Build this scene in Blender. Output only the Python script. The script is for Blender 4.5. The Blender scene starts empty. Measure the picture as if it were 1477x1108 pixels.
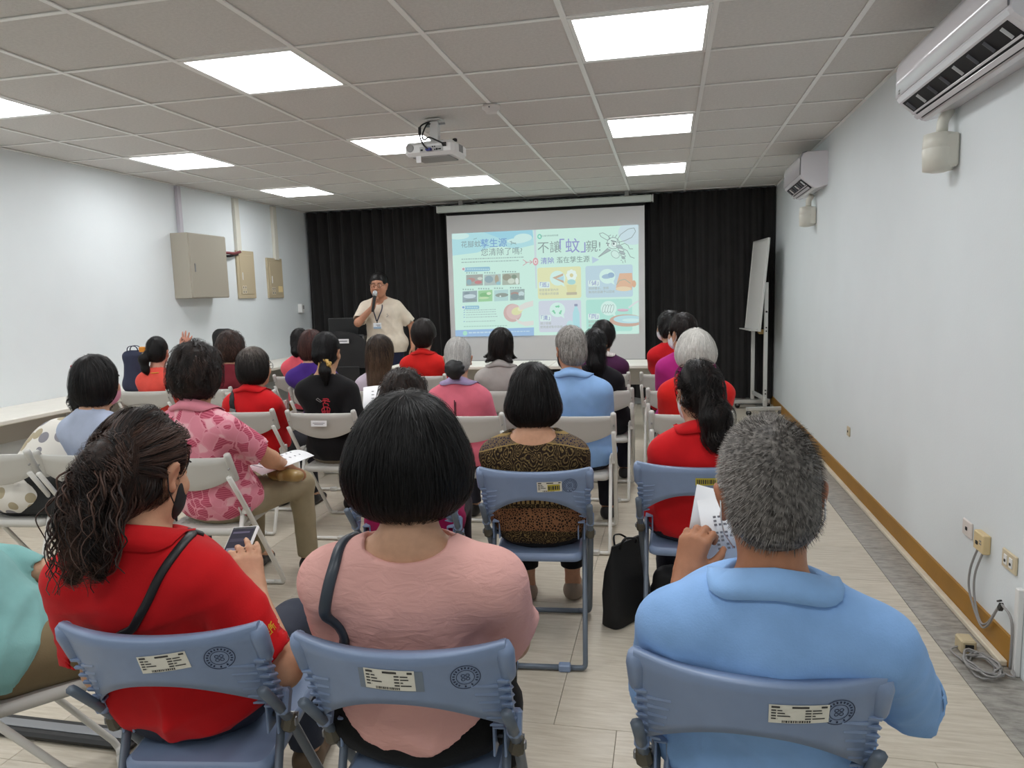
import bpy, math, random
import numpy as np
from mathutils import Vector, Matrix
random.seed(7); RNG = np.random.default_rng(7)
SC = bpy.context.scene; COL = SC.collection
def lin(c):
    return tuple((v/12.92 if v <= .04045 else ((v+.055)/1.055)**2.4) for v in [x/255 for x in c])
# ---------------------------------------------------------------- camera, light, exposure
cam = bpy.data.cameras.new('camera'); camo = bpy.data.objects.new('camera', cam); COL.objects.link(camo)
cam.sensor_width = 36; cam.lens = 25.33; cam.clip_start = .05; cam.clip_end = 60
def cam_matrix(loc, yaw, pitch, roll):
    cy, sy, cp, sp = math.cos(yaw), math.sin(yaw), math.cos(pitch), math.sin(pitch)
    f = Vector((sy*cp, cy*cp, sp)); r = Vector((cy, -sy, 0)); u = r.cross(f)
    c, s = math.cos(roll), math.sin(roll)
    r2 = c*r + s*u; u2 = -s*r + c*u
    m = Matrix((r2, u2, -f)).transposed().to_4x4(); m.translation = loc
    return m
camo.matrix_world = cam_matrix((.4497, -3.3452, 1.4737), math.radians(-12.3007), math.radians(-7.0667), math.radians(-1.6524))
SC.camera = camo
SC.view_settings.view_transform = 'Standard'; SC.view_settings.look = 'None'
SC.view_settings.exposure = 0.0; SC.view_settings.gamma = 1.0; SC.view_settings.use_curve_mapping = False
world = bpy.data.worlds.new('room_world'); SC.world = world; world.use_nodes = True
world.node_tree.nodes['Background'].inputs[0].default_value = (.75, .8, .85, 1)
world.node_tree.nodes['Background'].inputs[1].default_value = .05
PANEL_STRENGTH = 14.5
try:
    SC.cycles.use_denoising = True; SC.cycles.max_bounces = 8; SC.cycles.diffuse_bounces = 5
    SC.cycles.sample_clamp_indirect = 6
except Exception: pass

# ---------------------------------------------------------------- materials
MATS = {}
def new_mat(name):
    m = bpy.data.materials.new(name); m.use_nodes = True
    nt = m.node_tree; return m, nt, nt.nodes, nt.links, nt.nodes['Principled BSDF']
def mat(name, col, rough=.6, metal=0, bump=0, bscale=200, var=0, vscale=8, spec=.5, stretch=(1,1,1), coord='Object', sheen=0, bdist=.002):
    if name in MATS: return MATS[name]
    m, nt, N, L, b = new_mat(name)
    c = lin(col)+(1,)
    b.inputs['Base Color'].default_value = c; b.inputs['Roughness'].default_value = rough
    b.inputs['Metallic'].default_value = metal; b.inputs['Specular IOR Level'].default_value = spec
    if sheen: b.inputs['Sheen Weight'].default_value = sheen
    if bump or var:
        tc = N.new('ShaderNodeTexCoord'); mp = N.new('ShaderNodeMapping'); mp.inputs['Scale'].default_value = stretch
        L.new(tc.outputs[coord], mp.inputs['Vector'])
        if var:
            n = N.new('ShaderNodeTexNoise'); n.inputs['Scale'].default_value = vscale; n.inputs['Detail'].default_value = 6
            L.new(mp.outputs[0], n.inputs['Vector'])
            r = N.new('ShaderNodeValToRGB'); r.color_ramp.elements[0].position = .3; r.color_ramp.elements[1].position = .7
            r.color_ramp.elements[0].color = tuple(x*(1-var) for x in c[:3])+(1,)
            r.color_ramp.elements[1].color = tuple(min(1, x*(1+var)) for x in c[:3])+(1,)
            L.new(n.outputs['Fac'], r.inputs[0]); L.new(r.outputs[0], b.inputs['Base Color'])
        if bump:
            n2 = N.new('ShaderNodeTexNoise'); n2.inputs['Scale'].default_value = bscale; n2.inputs['Detail'].default_value = 3
            L.new(mp.outputs[0], n2.inputs['Vector'])
            bp = N.new('ShaderNodeBump'); bp.inputs['Strength'].default_value = bump; bp.inputs['Distance'].default_value = bdist
            L.new(n2.outputs['Fac'], bp.inputs['Height']); L.new(bp.outputs[0], b.inputs['Normal'])
    MATS[name] = m
    return m
def emit(name, col, s=1.0):
    if name in MATS: return MATS[name]
    m, nt, N, L, b = new_mat(name)
    b.inputs['Base Color'].default_value = (.02, .02, .02, 1)
    b.inputs['Emission Color'].default_value = lin(col)+(1,); b.inputs['Emission Strength'].default_value = s
    b.inputs['Specular IOR Level'].default_value = 0
    MATS[name] = m; return m
def cloth(name, col, bump=.25): return mat('cloth_'+name, col, .85, bump=bump, bscale=260, var=.07, vscale=14, spec=.2, sheen=.05)
def skin_mat(col):
    key = 'skin_%d_%d_%d' % col
    if key in MATS: return MATS[key]
    m, nt, N, L, b = new_mat(key)
    at = N.new('ShaderNodeAttribute'); at.attribute_name = 'tint'
    n = N.new('ShaderNodeTexNoise'); n.inputs['Scale'].default_value = 60; n.inputs['Detail'].default_value = 4
    tc = N.new('ShaderNodeTexCoord'); L.new(tc.outputs['Object'], n.inputs['Vector'])
    mx = N.new('ShaderNodeMix'); mx.data_type = 'RGBA'; mx.inputs['A'].default_value = lin(col)+(1,)
    mx.inputs['B'].default_value = tuple(x*y for x, y in zip(lin(col), (.75, .45, .42)))+(1,)
    L.new(at.outputs['Fac'], mx.inputs['Factor'])
    m2 = N.new('ShaderNodeMix'); m2.data_type = 'RGBA'; m2.blend_type = 'MULTIPLY'; m2.inputs['Factor'].default_value = .25
    L.new(mx.outputs['Result'], m2.inputs['A']); L.new(n.outputs['Fac'], m2.inputs['B'])
    L.new(m2.outputs['Result'], b.inputs['Base Color'])
    bp = N.new('ShaderNodeBump'); bp.inputs['Strength'].default_value = .12; bp.inputs['Distance'].default_value = .002
    n3 = N.new('ShaderNodeTexNoise'); n3.inputs['Scale'].default_value = 350; L.new(tc.outputs['Object'], n3.inputs['Vector'])
    L.new(n3.outputs['Fac'], bp.inputs['Height']); L.new(bp.outputs[0], b.inputs['Normal'])
    b.inputs['Roughness'].default_value = .5; b.inputs['Specular IOR Level'].default_value = .35
    MATS[key] = m; return m
def hair_mat(name, ca, cb, rough=.5):
    key = 'hair_'+name
    if key in MATS: return MATS[key]
    m, nt, N, L, b = new_mat(key)
    at = N.new('ShaderNodeAttribute'); at.attribute_name = 'tint'
    mx = N.new('ShaderNodeMix'); mx.data_type = 'RGBA'
    mx.inputs['A'].default_value = lin(ca)+(1,); mx.inputs['B'].default_value = lin(cb)+(1,)
    L.new(at.outputs['Fac'], mx.inputs['Factor']); L.new(mx.outputs['Result'], b.inputs['Base Color'])
    b.inputs['Roughness'].default_value = rough; b.inputs['Specular IOR Level'].default_value = .26
    MATS[key] = m; return m

# ---------------------------------------------------------------- objects and tags
def link(o, parent=None):
    COL.objects.link(o)
    if parent is not None: o.parent = parent
    return o
def tag(o, label, cat, group=None, kind=None):
    o['label'] = label; o['category'] = cat
    if group: o['group'] = group
    if kind: o['kind'] = kind
    return o
def thing(name, label, cat, loc=(0,0,0), rz=0, group=None):
    o = bpy.data.objects.new(name, None); o.empty_display_size = .1
    o.location = loc; o.rotation_euler = (0, 0, rz); link(o)
    return tag(o, label, cat, group)
def copy_tree(o, parent=None):
    c = o.copy(); COL.objects.link(c)
    if parent is not None: c.parent = parent
    for ch in list(o.children): copy_tree(ch, c)
    return c
def raw_mesh(name, V, quads=None, tris=None, mats=(), mi=None, smooth=True, tint=None):
    V = np.asarray(V, np.float32).reshape(-1, 3)
    q = np.zeros((0, 4), np.int32) if quads is None or len(quads) == 0 else np.asarray(quads, np.int32)
    t = np.zeros((0, 3), np.int32) if tris is None or len(tris) == 0 else np.asarray(tris, np.int32)
    me = bpy.data.meshes.new(name)
    me.vertices.add(len(V)); me.vertices.foreach_set('co', V.ravel())
    nl = len(q)*4+len(t)*3; me.loops.add(nl)
    me.loops.foreach_set('vertex_index', np.concatenate([q.ravel(), t.ravel()]).astype(np.int32))
    me.polygons.add(len(q)+len(t))
    ls = np.concatenate([np.arange(len(q))*4, len(q)*4+np.arange(len(t))*3]).astype(np.int32)
    me.polygons.foreach_set('loop_start', ls)
    for m in mats: me.materials.append(m)
    if mi is not None: me.polygons.foreach_set('material_index', np.asarray(mi, np.int32))
    if smooth: me.polygons.foreach_set('use_smooth', np.ones(len(q)+len(t), bool))
    if tint is not None:
        a = me.attributes.new('tint', 'FLOAT', 'POINT'); a.data.foreach_set('value', np.asarray(tint, np.float32))
    me.update(calc_edges=True); me.validate()
    return me
class MB:
    """collects boxes, tubes, lofts with material slots and links them as one mesh object"""
    def __init__(s): s.V = []; s.F = []; s.M = []; s.S = []; s.mats = []
    def slot(s, m):
        if m not in s.mats: s.mats.append(m)
        return s.mats.index(m)
    def add(s, vs, fs, m, smooth=False):
        o = len(s.V); s.V += [tuple(v) for v in vs]; k = s.slot(m)
        for f in fs: s.F.append(tuple(i+o for i in f)); s.M.append(k); s.S.append(smooth)
    def box(s, c, size, m, R=None, bevel=0, taper=1.0):
        hx, hy, hz = [d/2 for d in size]
        if bevel:
            b = min(bevel, hx*.9, hy*.9, hz*.9); vs = []; idx = {}
            for sx in (-1,1):
                for sy in (-1,1):
                    for sz in (-1,1):
                        for a, (px, py, pz) in enumerate(((hx-b, hy-b, hz), (hx-b, hy, hz-b), (hx, hy-b, hz-b))):
                            idx[sx,sy,sz,a] = len(vs); vs.append([sx*px, sy*py, sz*pz])
            fs = []
            I = lambda *k: idx[k]
            for sg in (-1,1):
                fs.append([I(-1,-1,sg,0), I(1,-1,sg,0), I(1,1,sg,0), I(-1,1,sg,0)][::sg])
                fs.append([I(-1,sg,-1,1), I(1,sg,-1,1), I(1,sg,1,1), I(-1,sg,1,1)][::-sg])
                fs.append([I(sg,-1,-1,2), I(sg,1,-1,2), I(sg,1,1,2), I(sg,-1,1,2)][::sg])
            for a in (-1,1):
                for c2 in (-1,1):
                    fs.append([I(-1,a,c2,0), I(1,a,c2,0), I(1,a,c2,1), I(-1,a,c2,1)][::(-a*c2)])
                    fs.append([I(a,-1,c2,0), I(a,1,c2,0), I(a,1,c2,2), I(a,-1,c2,2)][::(a*c2)])
                    fs.append([I(a,c2,-1,1), I(a,c2,1,1), I(a,c2,1,2), I(a,c2,-1,2)][::(-a*c2)])
            for sx in (-1,1):
                for sy in (-1,1):
                    for sz in (-1,1):
                        fs.append([I(sx,sy,sz,0), I(sx,sy,sz,1), I(sx,sy,sz,2)][::(-sx*sy*sz)])
        else:
            vs = [[sx*hx*(taper if sz > 0 else 1), sy*hy*(taper if sz > 0 else 1), sz*hz] for sz in (-1,1) for sx, sy in ((-1,-1),(1,-1),(1,1),(-1,1))]
            fs = [(3,2,1,0),(4,5,6,7),(0,1,5,4),(1,2,6,5),(2,3,7,6),(3,0,4,7)]
        M = R if R is not None else Matrix.Identity(3)
        c = Vector(c); s.add([c + M @ Vector(v) for v in vs], fs, m)
        return s
    def tube(s, pts, r, m, n=8, flat=1.0, caps=True, up=None, smooth=True):
        P = [Vector(p) for p in pts]; K = len(P); rs = r if isinstance(r, (list, tuple)) else [r]*K
        T = [(P[min(i+1,K-1)]-P[max(i-1,0)]).normalized() for i in range(K)]
        a = Vector(up) if up is not None else (Vector((0,0,1)) if abs(T[0].z) < .9 else Vector((1,0,0)))
        vs = []; fs = []
        for i in range(K):
            a = (a - T[i]*a.dot(T[i])); a = a.normalized() if a.length > 1e-6 else T[i].orthogonal().normalized()
            b = T[i].cross(a)
            for k in range(n):
                t = 2*math.pi*k/n
                vs.append(P[i] + (b*math.cos(t) + a*math.sin(t)*flat)*rs[i])
        for i in range(K-1):
            for k in range(n):
                k2 = (k+1) % n; fs.append((i*n+k, i*n+k2, (i+1)*n+k2, (i+1)*n+k))
        if caps: fs.append(tuple(range(n))[::-1]); fs.append(tuple((K-1)*n+k for k in range(n)))
        s.add(vs, fs, m, smooth); return s
    def lathe(s, prof, m, c=(0,0,0), n=20, R=None, smooth=True):
        vs = []; fs = []; M = R if R is not None else Matrix.Identity(3); c = Vector(c)
        for r, z in prof:
            for k in range(n):
                t = 2*math.pi*k/n; vs.append(c + M @ Vector((r*math.cos(t), r*math.sin(t), z)))
        for i in range(len(prof)-1):
            for k in range(n):
                k2 = (k+1) % n; fs.append((i*n+k, i*n+k2, (i+1)*n+k2, (i+1)*n+k))
        fs.append(tuple(range(n))[::-1]); fs.append(tuple((len(prof)-1)*n+k for k in range(n)))
        s.add(vs, fs, m, smooth); return s
    def grid(s, rows, m, smooth=True, close=False):
        n = len(rows[0]); vs = [p for r in rows for p in r]; fs = []
        for i in range(len(rows)-1):
            for k in range(n if close else n-1):
                k2 = (k+1) % n; fs.append((i*n+k, i*n+k2, (i+1)*n+k2, (i+1)*n+k))
        s.add(vs, fs, m, smooth); return s
    def prism(s, poly, z0, z1, m, R=None, c=(0,0,0)):
        n = len(poly); M = R if R is not None else Matrix.Identity(3); c = Vector(c)
        vs = [c+M@Vector((x,y,z0)) for x,y in poly]+[c+M@Vector((x,y,z1)) for x,y in poly]
        fs = [tuple(range(n))[::-1], tuple(range(n,2*n))]+[(k,(k+1)%n,n+(k+1)%n,n+k) for k in range(n)]
        s.add(vs, fs, m); return s
    def mesh(s, name):
        me = bpy.data.meshes.new(name); me.from_pydata(s.V, [], s.F)
        for m in s.mats: me.materials.append(m)
        me.polygons.foreach_set('material_index', s.M); me.polygons.foreach_set('use_smooth', s.S)
        me.update(); return me
    def build(s, name, parent=None, loc=None, rz=None):
        o = bpy.data.objects.new(name, s.mesh(name)); link(o, parent)
        if loc is not None: o.location = loc
        if rz is not None: o.rotation_euler = (0,0,rz)
        return o
def struct(o): o['kind'] = 'structure'; return o
def rotx(a): return Matrix.Rotation(a, 3, 'X')
def roty(a): return Matrix.Rotation(a, 3, 'Y')
def rotz(a): return Matrix.Rotation(a, 3, 'Z')
def fillet(pts, r, n=5):
    P = [Vector(p) for p in pts]; out = [P[0]]
    for i in range(1, len(P)-1):
        a, b, c = P[i-1], P[i], P[i+1]; d1 = (a-b); d2 = (c-b)
        rr = min(r, d1.length*.48, d2.length*.48); p0 = b+d1.normalized()*rr; p2 = b+d2.normalized()*rr
        for k in range(n+1):
            t = k/n; out.append(p0*(1-t)**2 + b*2*t*(1-t) + p2*t*t)
    out.append(P[-1]); return out
def text_geo(body, size, bold=0.0, align='CENTER', res=2):
    cu = bpy.data.curves.new('lettering', 'FONT'); cu.body = body; cu.size = size; cu.offset = bold
    cu.align_x = align; cu.align_y = 'CENTER'; cu.resolution_u = res
    ob = bpy.data.objects.new('lettering', cu); me = bpy.data.meshes.new_from_object(ob)
    V = [v.co.copy() for v in me.vertices]; F = [tuple(p.vertices) for p in me.polygons]
    bpy.data.objects.remove(ob); bpy.data.curves.remove(cu); bpy.data.meshes.remove(me)
    return V, F
# ---------------------------------------------------------------- implicit surfaces for bodies, clothes and hair
def smin(a, b, k):
    if k <= 0: return np.minimum(a, b)
    h = np.maximum(k-np.abs(a-b), 0)/k
    return np.minimum(a, b)-h*h*k*.25
def smax(a, b, k): return -smin(-a, -b, k)
class SDF:
    def __init__(s): s.ops = []
    def _b(s, lo, hi, pad): return (np.minimum(lo, hi)-pad, np.maximum(lo, hi)+pad)
    def cone(s, a, b, ra, rb=None, k=.02, mode='u', asp=None):
        """tapered capsule from a to b; asp=(axis vector, factor) squeezes the section along that axis"""
        a = np.array(a, float); b = np.array(b, float); rb = ra if rb is None else rb
        ab = b-a; L2 = max(ab@ab, 1e-9)
        if asp is not None:
            ax = np.array(asp[0], float); ax /= np.linalg.norm(ax); f = asp[1]
        def fn(x, y, z):
            px, py, pz = x-a[0], y-a[1], z-a[2]
            t = np.clip((px*ab[0]+py*ab[1]+pz*ab[2])/L2, 0, 1)
            qx, qy, qz = px-t*ab[0], py-t*ab[1], pz-t*ab[2]
            d2 = qx*qx+qy*qy+qz*qz
            if asp is not None:
                da = qx*ax[0]+qy*ax[1]+qz*ax[2]
                d2 = d2+da*da*(1/(f*f)-1)
            return np.sqrt(d2)-(ra+(rb-ra)*t)
        s.ops.append((fn, s._b(a, b, max(ra, rb)+k+.02), k, mode)); return s
    def ell(s, c, r, R=None, k=.02, mode='u'):
        c = np.array(c, float); r = np.array(r, float)
        def fn(x, y, z):
            x, y, z = x-c[0], y-c[1], z-c[2]
            if R is not None:
                x, y, z = (R[0][0]*x+R[1][0]*y+R[2][0]*z, R[0][1]*x+R[1][1]*y+R[2][1]*z, R[0][2]*x+R[1][2]*y+R[2][2]*z)
            k0 = np.sqrt((x/r[0])**2+(y/r[1])**2+(z/r[2])**2)
            k1 = np.sqrt((x/r[0]**2)**2+(y/r[1]**2)**2+(z/r[2]**2)**2)+1e-9
            return k0*(k0-1)/k1
        s.ops.append((fn, s._b(c, c, r.max()+k+.02), k, mode)); return s
    def plane(s, n, p, k=0.004, near=None):
        """keeps the side n.(x-p) < 0; near = (centre, radius) limits where it cuts"""
        n = np.array(n, float); n /= np.linalg.norm(n); p = np.array(p, float)
        def fn(x, y, z): return -((x-p[0])*n[0]+(y-p[1])*n[1]+(z-p[2])*n[2])
        bb = None if near is None else s._b(np.array(near[0], float), np.array(near[0], float), near[1])
        s.ops.append((fn, bb, k, 's')); return s
    def cylcut(s, p, ax, r, L, k=.004):
        p = np.array(p, float); ax = nrm(ax)
        def fn(x, y, z):
            h = (x-p[0])*ax[0]+(y-p[1])*ax[1]+(z-p[2])*ax[2]
            d2 = (x-p[0])**2+(y-p[1])**2+(z-p[2])**2-h*h
            return np.maximum(np.maximum(np.sqrt(np.maximum(d2, 0))-r, -h), h-L)
        s.ops.append((fn, s._b(p, p+ax*L, r+.03), k, 's')); return s
    def func2(s, fn): s.ops.append((fn, None, .004, 'i')); return s
    def func(s, fn): s.ops.append((fn, None, 0, 'f')); return s
    def join(s, other, k):
        lo, hi = other.bounds(); s.ops.append((other.ev, (lo, hi), k, 'u')); return s
    def inter(s, fn, k=.004): s.ops.append((fn, None, k, 'i')); return s
    def at(s, P): return s.ev(P[:,0], P[:,1], P[:,2])
    def ev(s, x, y, z):
        D = np.full(np.broadcast_shapes(np.shape(x), np.shape(y), np.shape(z)), 1.0)
        for fn, bb, k, mode in s.ops:
            if mode == 'f': D = D+fn(x, y, z); continue
            v = fn(x, y, z)
            if bb is not None and mode == 's':
                ins = (x > bb[0][0]) & (x < bb[1][0]) & (y > bb[0][1]) & (y < bb[1][1]) & (z > bb[0][2]) & (z < bb[1][2]); D = np.where(ins, smax(D, -v, k), D); continue
            D = smin(D, v, k) if mode == 'u' else smax(D, -v, k) if mode == 's' else smax(D, v, k)
        return D
    def grad(s, P, e=.002):
        d = s.at(P); g = np.empty_like(P)
        for i in range(3):
            Q = P.copy(); Q[:,i] += e; g[:,i] = (s.at(Q)-d)/e
        return d, g/(np.linalg.norm(g, axis=1, keepdims=True)+1e-9)
    def project(s, P, iso=0.0, it=4):
        P = np.array(P, float)
        for _ in range(it):
            d, g = s.grad(P); P = P-g*np.clip(d-iso, -.03, .03)[:,None]
        return P
    def bounds(s):
        lo = np.array([9.]*3); hi = -lo
        for fn, bb, k, mode in s.ops:
            if mode == 'u' and bb is not None: lo = np.minimum(lo, bb[0]); hi = np.maximum(hi, bb[1])
        return lo, hi
    def mesh(s, h, fine=(), hf=None):
        lo, hi = s.bounds(); ax = []
        for i in range(3):
            xs = [lo[i]]
            while xs[-1] < hi[i]:
                x = xs[-1]; st = h
                for c, r in fine:
                    if abs(x-c[i]) < r: st = hf
                xs.append(x+st)
            ax.append(np.array(xs))
        X, Y, Z = ax; D = np.full((len(X), len(Y), len(Z)), .5, np.float32)
        gx, gy, gz = X[:,None,None], Y[None,:,None], Z[None,None,:]
        for fn, bb, k, mode in s.ops:
            if bb is None: sl = (slice(None),)*3
            else: sl = tuple(slice(max(0, np.searchsorted(a, bb[0][i])-1), min(len(a), np.searchsorted(a, bb[1][i])+1)) for i, a in enumerate(ax))
            if any(q.start is not None and q.stop <= q.start for q in sl): continue
            v = np.asarray(fn(gx[sl[0]], gy[:,sl[1]], gz[:,:,sl[2]]), np.float32); d = D[sl]
            D[sl] = d+v if mode == 'f' else smin(d, v, k) if mode == 'u' else smax(d, -v, k) if mode == 's' else smax(d, v, k)
        return surface_nets(X, Y, Z, D)
def surface_nets(X, Y, Z, D):
    S = D < 0; S[0] = S[-1] = False; S[:,0] = S[:,-1] = False; S[:,:,0] = S[:,:,-1] = False
    D = np.where(S, np.minimum(D, -1e-6), np.maximum(D, 1e-6))
    c = S.astype(np.int8)
    n = c[:-1,:-1,:-1]+c[1:,:-1,:-1]+c[:-1,1:,:-1]+c[:-1,:-1,1:]+c[1:,1:,:-1]+c[1:,:-1,1:]+c[:-1,1:,1:]+c[1:,1:,1:]
    act = (n > 0) & (n < 8); I = np.argwhere(act); idx = np.full(act.shape, -1, np.int32); idx[act] = np.arange(len(I))
    i, j, k = I.T; pos = np.zeros((len(I), 3)); cnt = np.zeros(len(I))
    corner = [(a, b, d) for a in (0,1) for b in (0,1) for d in (0,1)]
    val = {q: D[i+q[0], j+q[1], k+q[2]] for q in corner}
    for q in corner:
        for a in range(3):
            if q[a] == 0:
                w = list(q); w[a] = 1; w = tuple(w); d0, d1 = val[q], val[w]; m = (d0 < 0) != (d1 < 0)
                t = np.where(m, d0/np.where(m, d0-d1, 1), 0)
                for ax, arr, ii in ((0, X, i), (1, Y, j), (2, Z, k)):
                    p0 = arr[ii+q[ax]]; p1 = arr[ii+w[ax]]; pos[:,ax] += np.where(m, p0+(p1-p0)*t, 0)
                cnt += m
    pos /= cnt[:,None]; Q = []
    def faces(mask, offs, off1):
        P = np.argwhere(mask)
        if len(P) == 0: return
        P = P+np.array(off1); f = np.stack([idx[P[:,0]+o[0], P[:,1]+o[1], P[:,2]+o[2]] for o in offs], 1)
        ins = S[P[:,0], P[:,1], P[:,2]]
        f[~ins] = f[~ins][:,::-1]; Q.append(f)
    faces(S[1:-1,1:-1,1:-1] != S[2:,1:-1,1:-1], [(0,-1,-1),(0,0,-1),(0,0,0),(0,-1,0)], (1,1,1))
    faces(S[1:-1,1:-1,1:-1] != S[1:-1,2:,1:-1], [(-1,0,-1),(-1,0,0),(0,0,0),(0,0,-1)], (1,1,1))
    faces(S[1:-1,1:-1,1:-1] != S[1:-1,1:-1,2:], [(-1,-1,0),(0,-1,0),(0,0,0),(-1,0,0)], (1,1,1))
    return pos, np.concatenate(Q) if Q else np.zeros((0,4), np.int32)
def folds(seed, amp, freq, vert=.35, zlo=-9, zhi=9, k=4):
    """soft cloth folds added to a distance field (real relief, not paint)"""
    r = np.random.default_rng(seed); terms = []
    for _ in range(k):
        v = r.normal(size=3); v[2] *= 1/vert*.6; v /= np.linalg.norm(v); w = r.normal(size=3)
        terms.append((v*freq*r.uniform(.6, 1.5), r.uniform(0, 6.3), w*freq*.35, r.uniform(0, 6.3)))
    def fn(x, y, z):
        o = 0
        for v, p, w, q in terms:
            ph = v[0]*x+v[1]*y+v[2]*z+p+1.3*np.sin(w[0]*x+w[1]*y+w[2]*z+q)
            o = o+(1-np.abs(np.sin(ph*.5)))**2
        m = 1.0/(1+np.exp(-(z-zlo)*60))*1.0/(1+np.exp((z-zhi)*60))
        return (o/k-.35)*-amp*m
    return fn
def nrm(v): v = np.array(v, float); return v/(np.linalg.norm(v)+1e-12)
def bone2(S, W, l1, l2, pole):
    d = W-S; L = min(np.linalg.norm(d), (l1+l2)*.995); u = nrm(d); W = S+u*L
    a = (l1*l1-l2*l2+L*L)/(2*L); h = math.sqrt(max(l1*l1-a*a, 0)); p = np.array(pole, float); p = nrm(p-u*(p@u))
    return S+u*a+p*h, W
def hand_ops(f, W, fwd, back, side, curl=(.35,.4,.45,.5), thumb=.5, s=1.0, spread=.06):
    """palm and five fingers; fwd = pointing direction, back = back-of-hand normal, side=+1 thumb towards back x fwd"""
    fwd = nrm(fwd); back = nrm(back-fwd*(np.array(back)@fwd)); t = np.cross(fwd, back)*side
    base = [(.028, .088), (.009, .092), (-.010, .088), (-.028, .080)]; ln = (.070, .078, .072, .056); tips = []
    f.cone(W-fwd*.02, W+fwd*.02*s, .026*s, .026*s, k=.02, asp=(back, .72))
    for (lx, ly), L, c, q in zip(base, ln, curl, range(4)):
        b0 = W+t*lx*.6*s+fwd*.012*s; b1 = W+t*lx*s+fwd*ly*s
        f.cone(b0, b1, .0145*s, .0115*s, k=.012)
        d = nrm(fwd+t*(1.5-q)*spread); p = b1; ang = 0; bk = back
        for seg, rr, m in ((.45, .0098, .8), (.31, .0088, 1.25), (.24, .0078, .9)):
            ang += c*m; dd = d*math.cos(ang)-bk*math.sin(ang); p2 = p+dd*L*seg*s
            f.cone(p, p2, rr*s, (rr-.0008)*s, k=.004); p = p2
        tips.append(p)
    b = W+t*.022*s+fwd*.022*s; d1 = nrm(t*.75+fwd*.75-back*thumb*.6)
    p1 = b+d1*.042*s; f.cone(b, p1, .0150*s, .0115*s, k=.012)
    d2 = nrm(fwd*1.0+t*.25-back*thumb); p2 = p1+d2*.030*s; f.cone(p1, p2, .0110*s, .0095*s, k=.005)
    d3 = nrm(fwd*1.0-t*.15-back*thumb*1.1); p3 = p2+d3*.024*s; f.cone(p2, p3, .0095*s, .0078*s, k=.004)
    return tips
def head_ops(f, X, hs, ears=True, jaw=1.0):
    """X maps head-local metres to body space (R 3x3, centre)"""
    R, c = X; P = lambda *p: c+R@(np.array(p)*hs)
    f.ell(P(0,-.012,.032), np.array((.077*(.55+.45*jaw),.096,.099))*hs, R, k=.03)
    f.ell(P(0,.030,-.040), np.array((.062*jaw,.066,.082))*hs, R, k=.035)
    f.ell(P(0,.062,-.098), np.array((.030*jaw,.026,.022))*hs, R, k=.03)
    f.ell(P(0,.072,.035), np.array((.055,.022,.022))*hs, R, k=.02)
    for s in (-1,1):
        f.ell(P(s*.040,.070,-.030), np.array((.024,.022,.026))*hs, R, k=.02)
        f.ell(P(s*.032,.103,.004), np.array((.018,.014,.011))*hs, R, k=.012, mode='s')
        f.ell(P(s*.032,.083,.004), np.array((.015,.012,.010))*hs, R, k=.004)
        if ears:
            f.ell(P(s*.081,-.012,-.008), np.array((.011,.021,.034))*hs, (R@RY(s*.35)), k=.008)
            f.ell(P(s*.092,-.004,-.006), np.array((.007,.011,.020))*hs, (R@RY(s*.35)), k=.006, mode='s')
            f.ell(P(s*.080,-.002,-.036), np.array((.007,.010,.011))*hs, R, k=.008)
    f.cone(P(0,.092,.012), P(0,.113,-.028), .009*hs, .013*hs, k=.014)
    f.ell(P(-.014,.100,-.032), np.array((.009,.010,.008))*hs, R, k=.008); f.ell(P(.014,.100,-.032), np.array((.009,.010,.008))*hs, R, k=.008)
    f.ell(P(0,.093,-.060), np.array((.022,.010,.006))*hs, R, k=.007); f.ell(P(0,.091,-.071), np.array((.019,.010,.007))*hs, R, k=.007)
def RX(a): c, s = math.cos(a), math.sin(a); return np.array(((1,0,0),(0,c,-s),(0,s,c)))
def RY(a): c, s = math.cos(a), math.sin(a); return np.array(((c,0,s),(0,1,0),(-s,0,c)))
def RZ(a): c, s = math.cos(a), math.sin(a); return np.array(((c,-s,0),(s,c,0),(0,0,1)))

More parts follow.
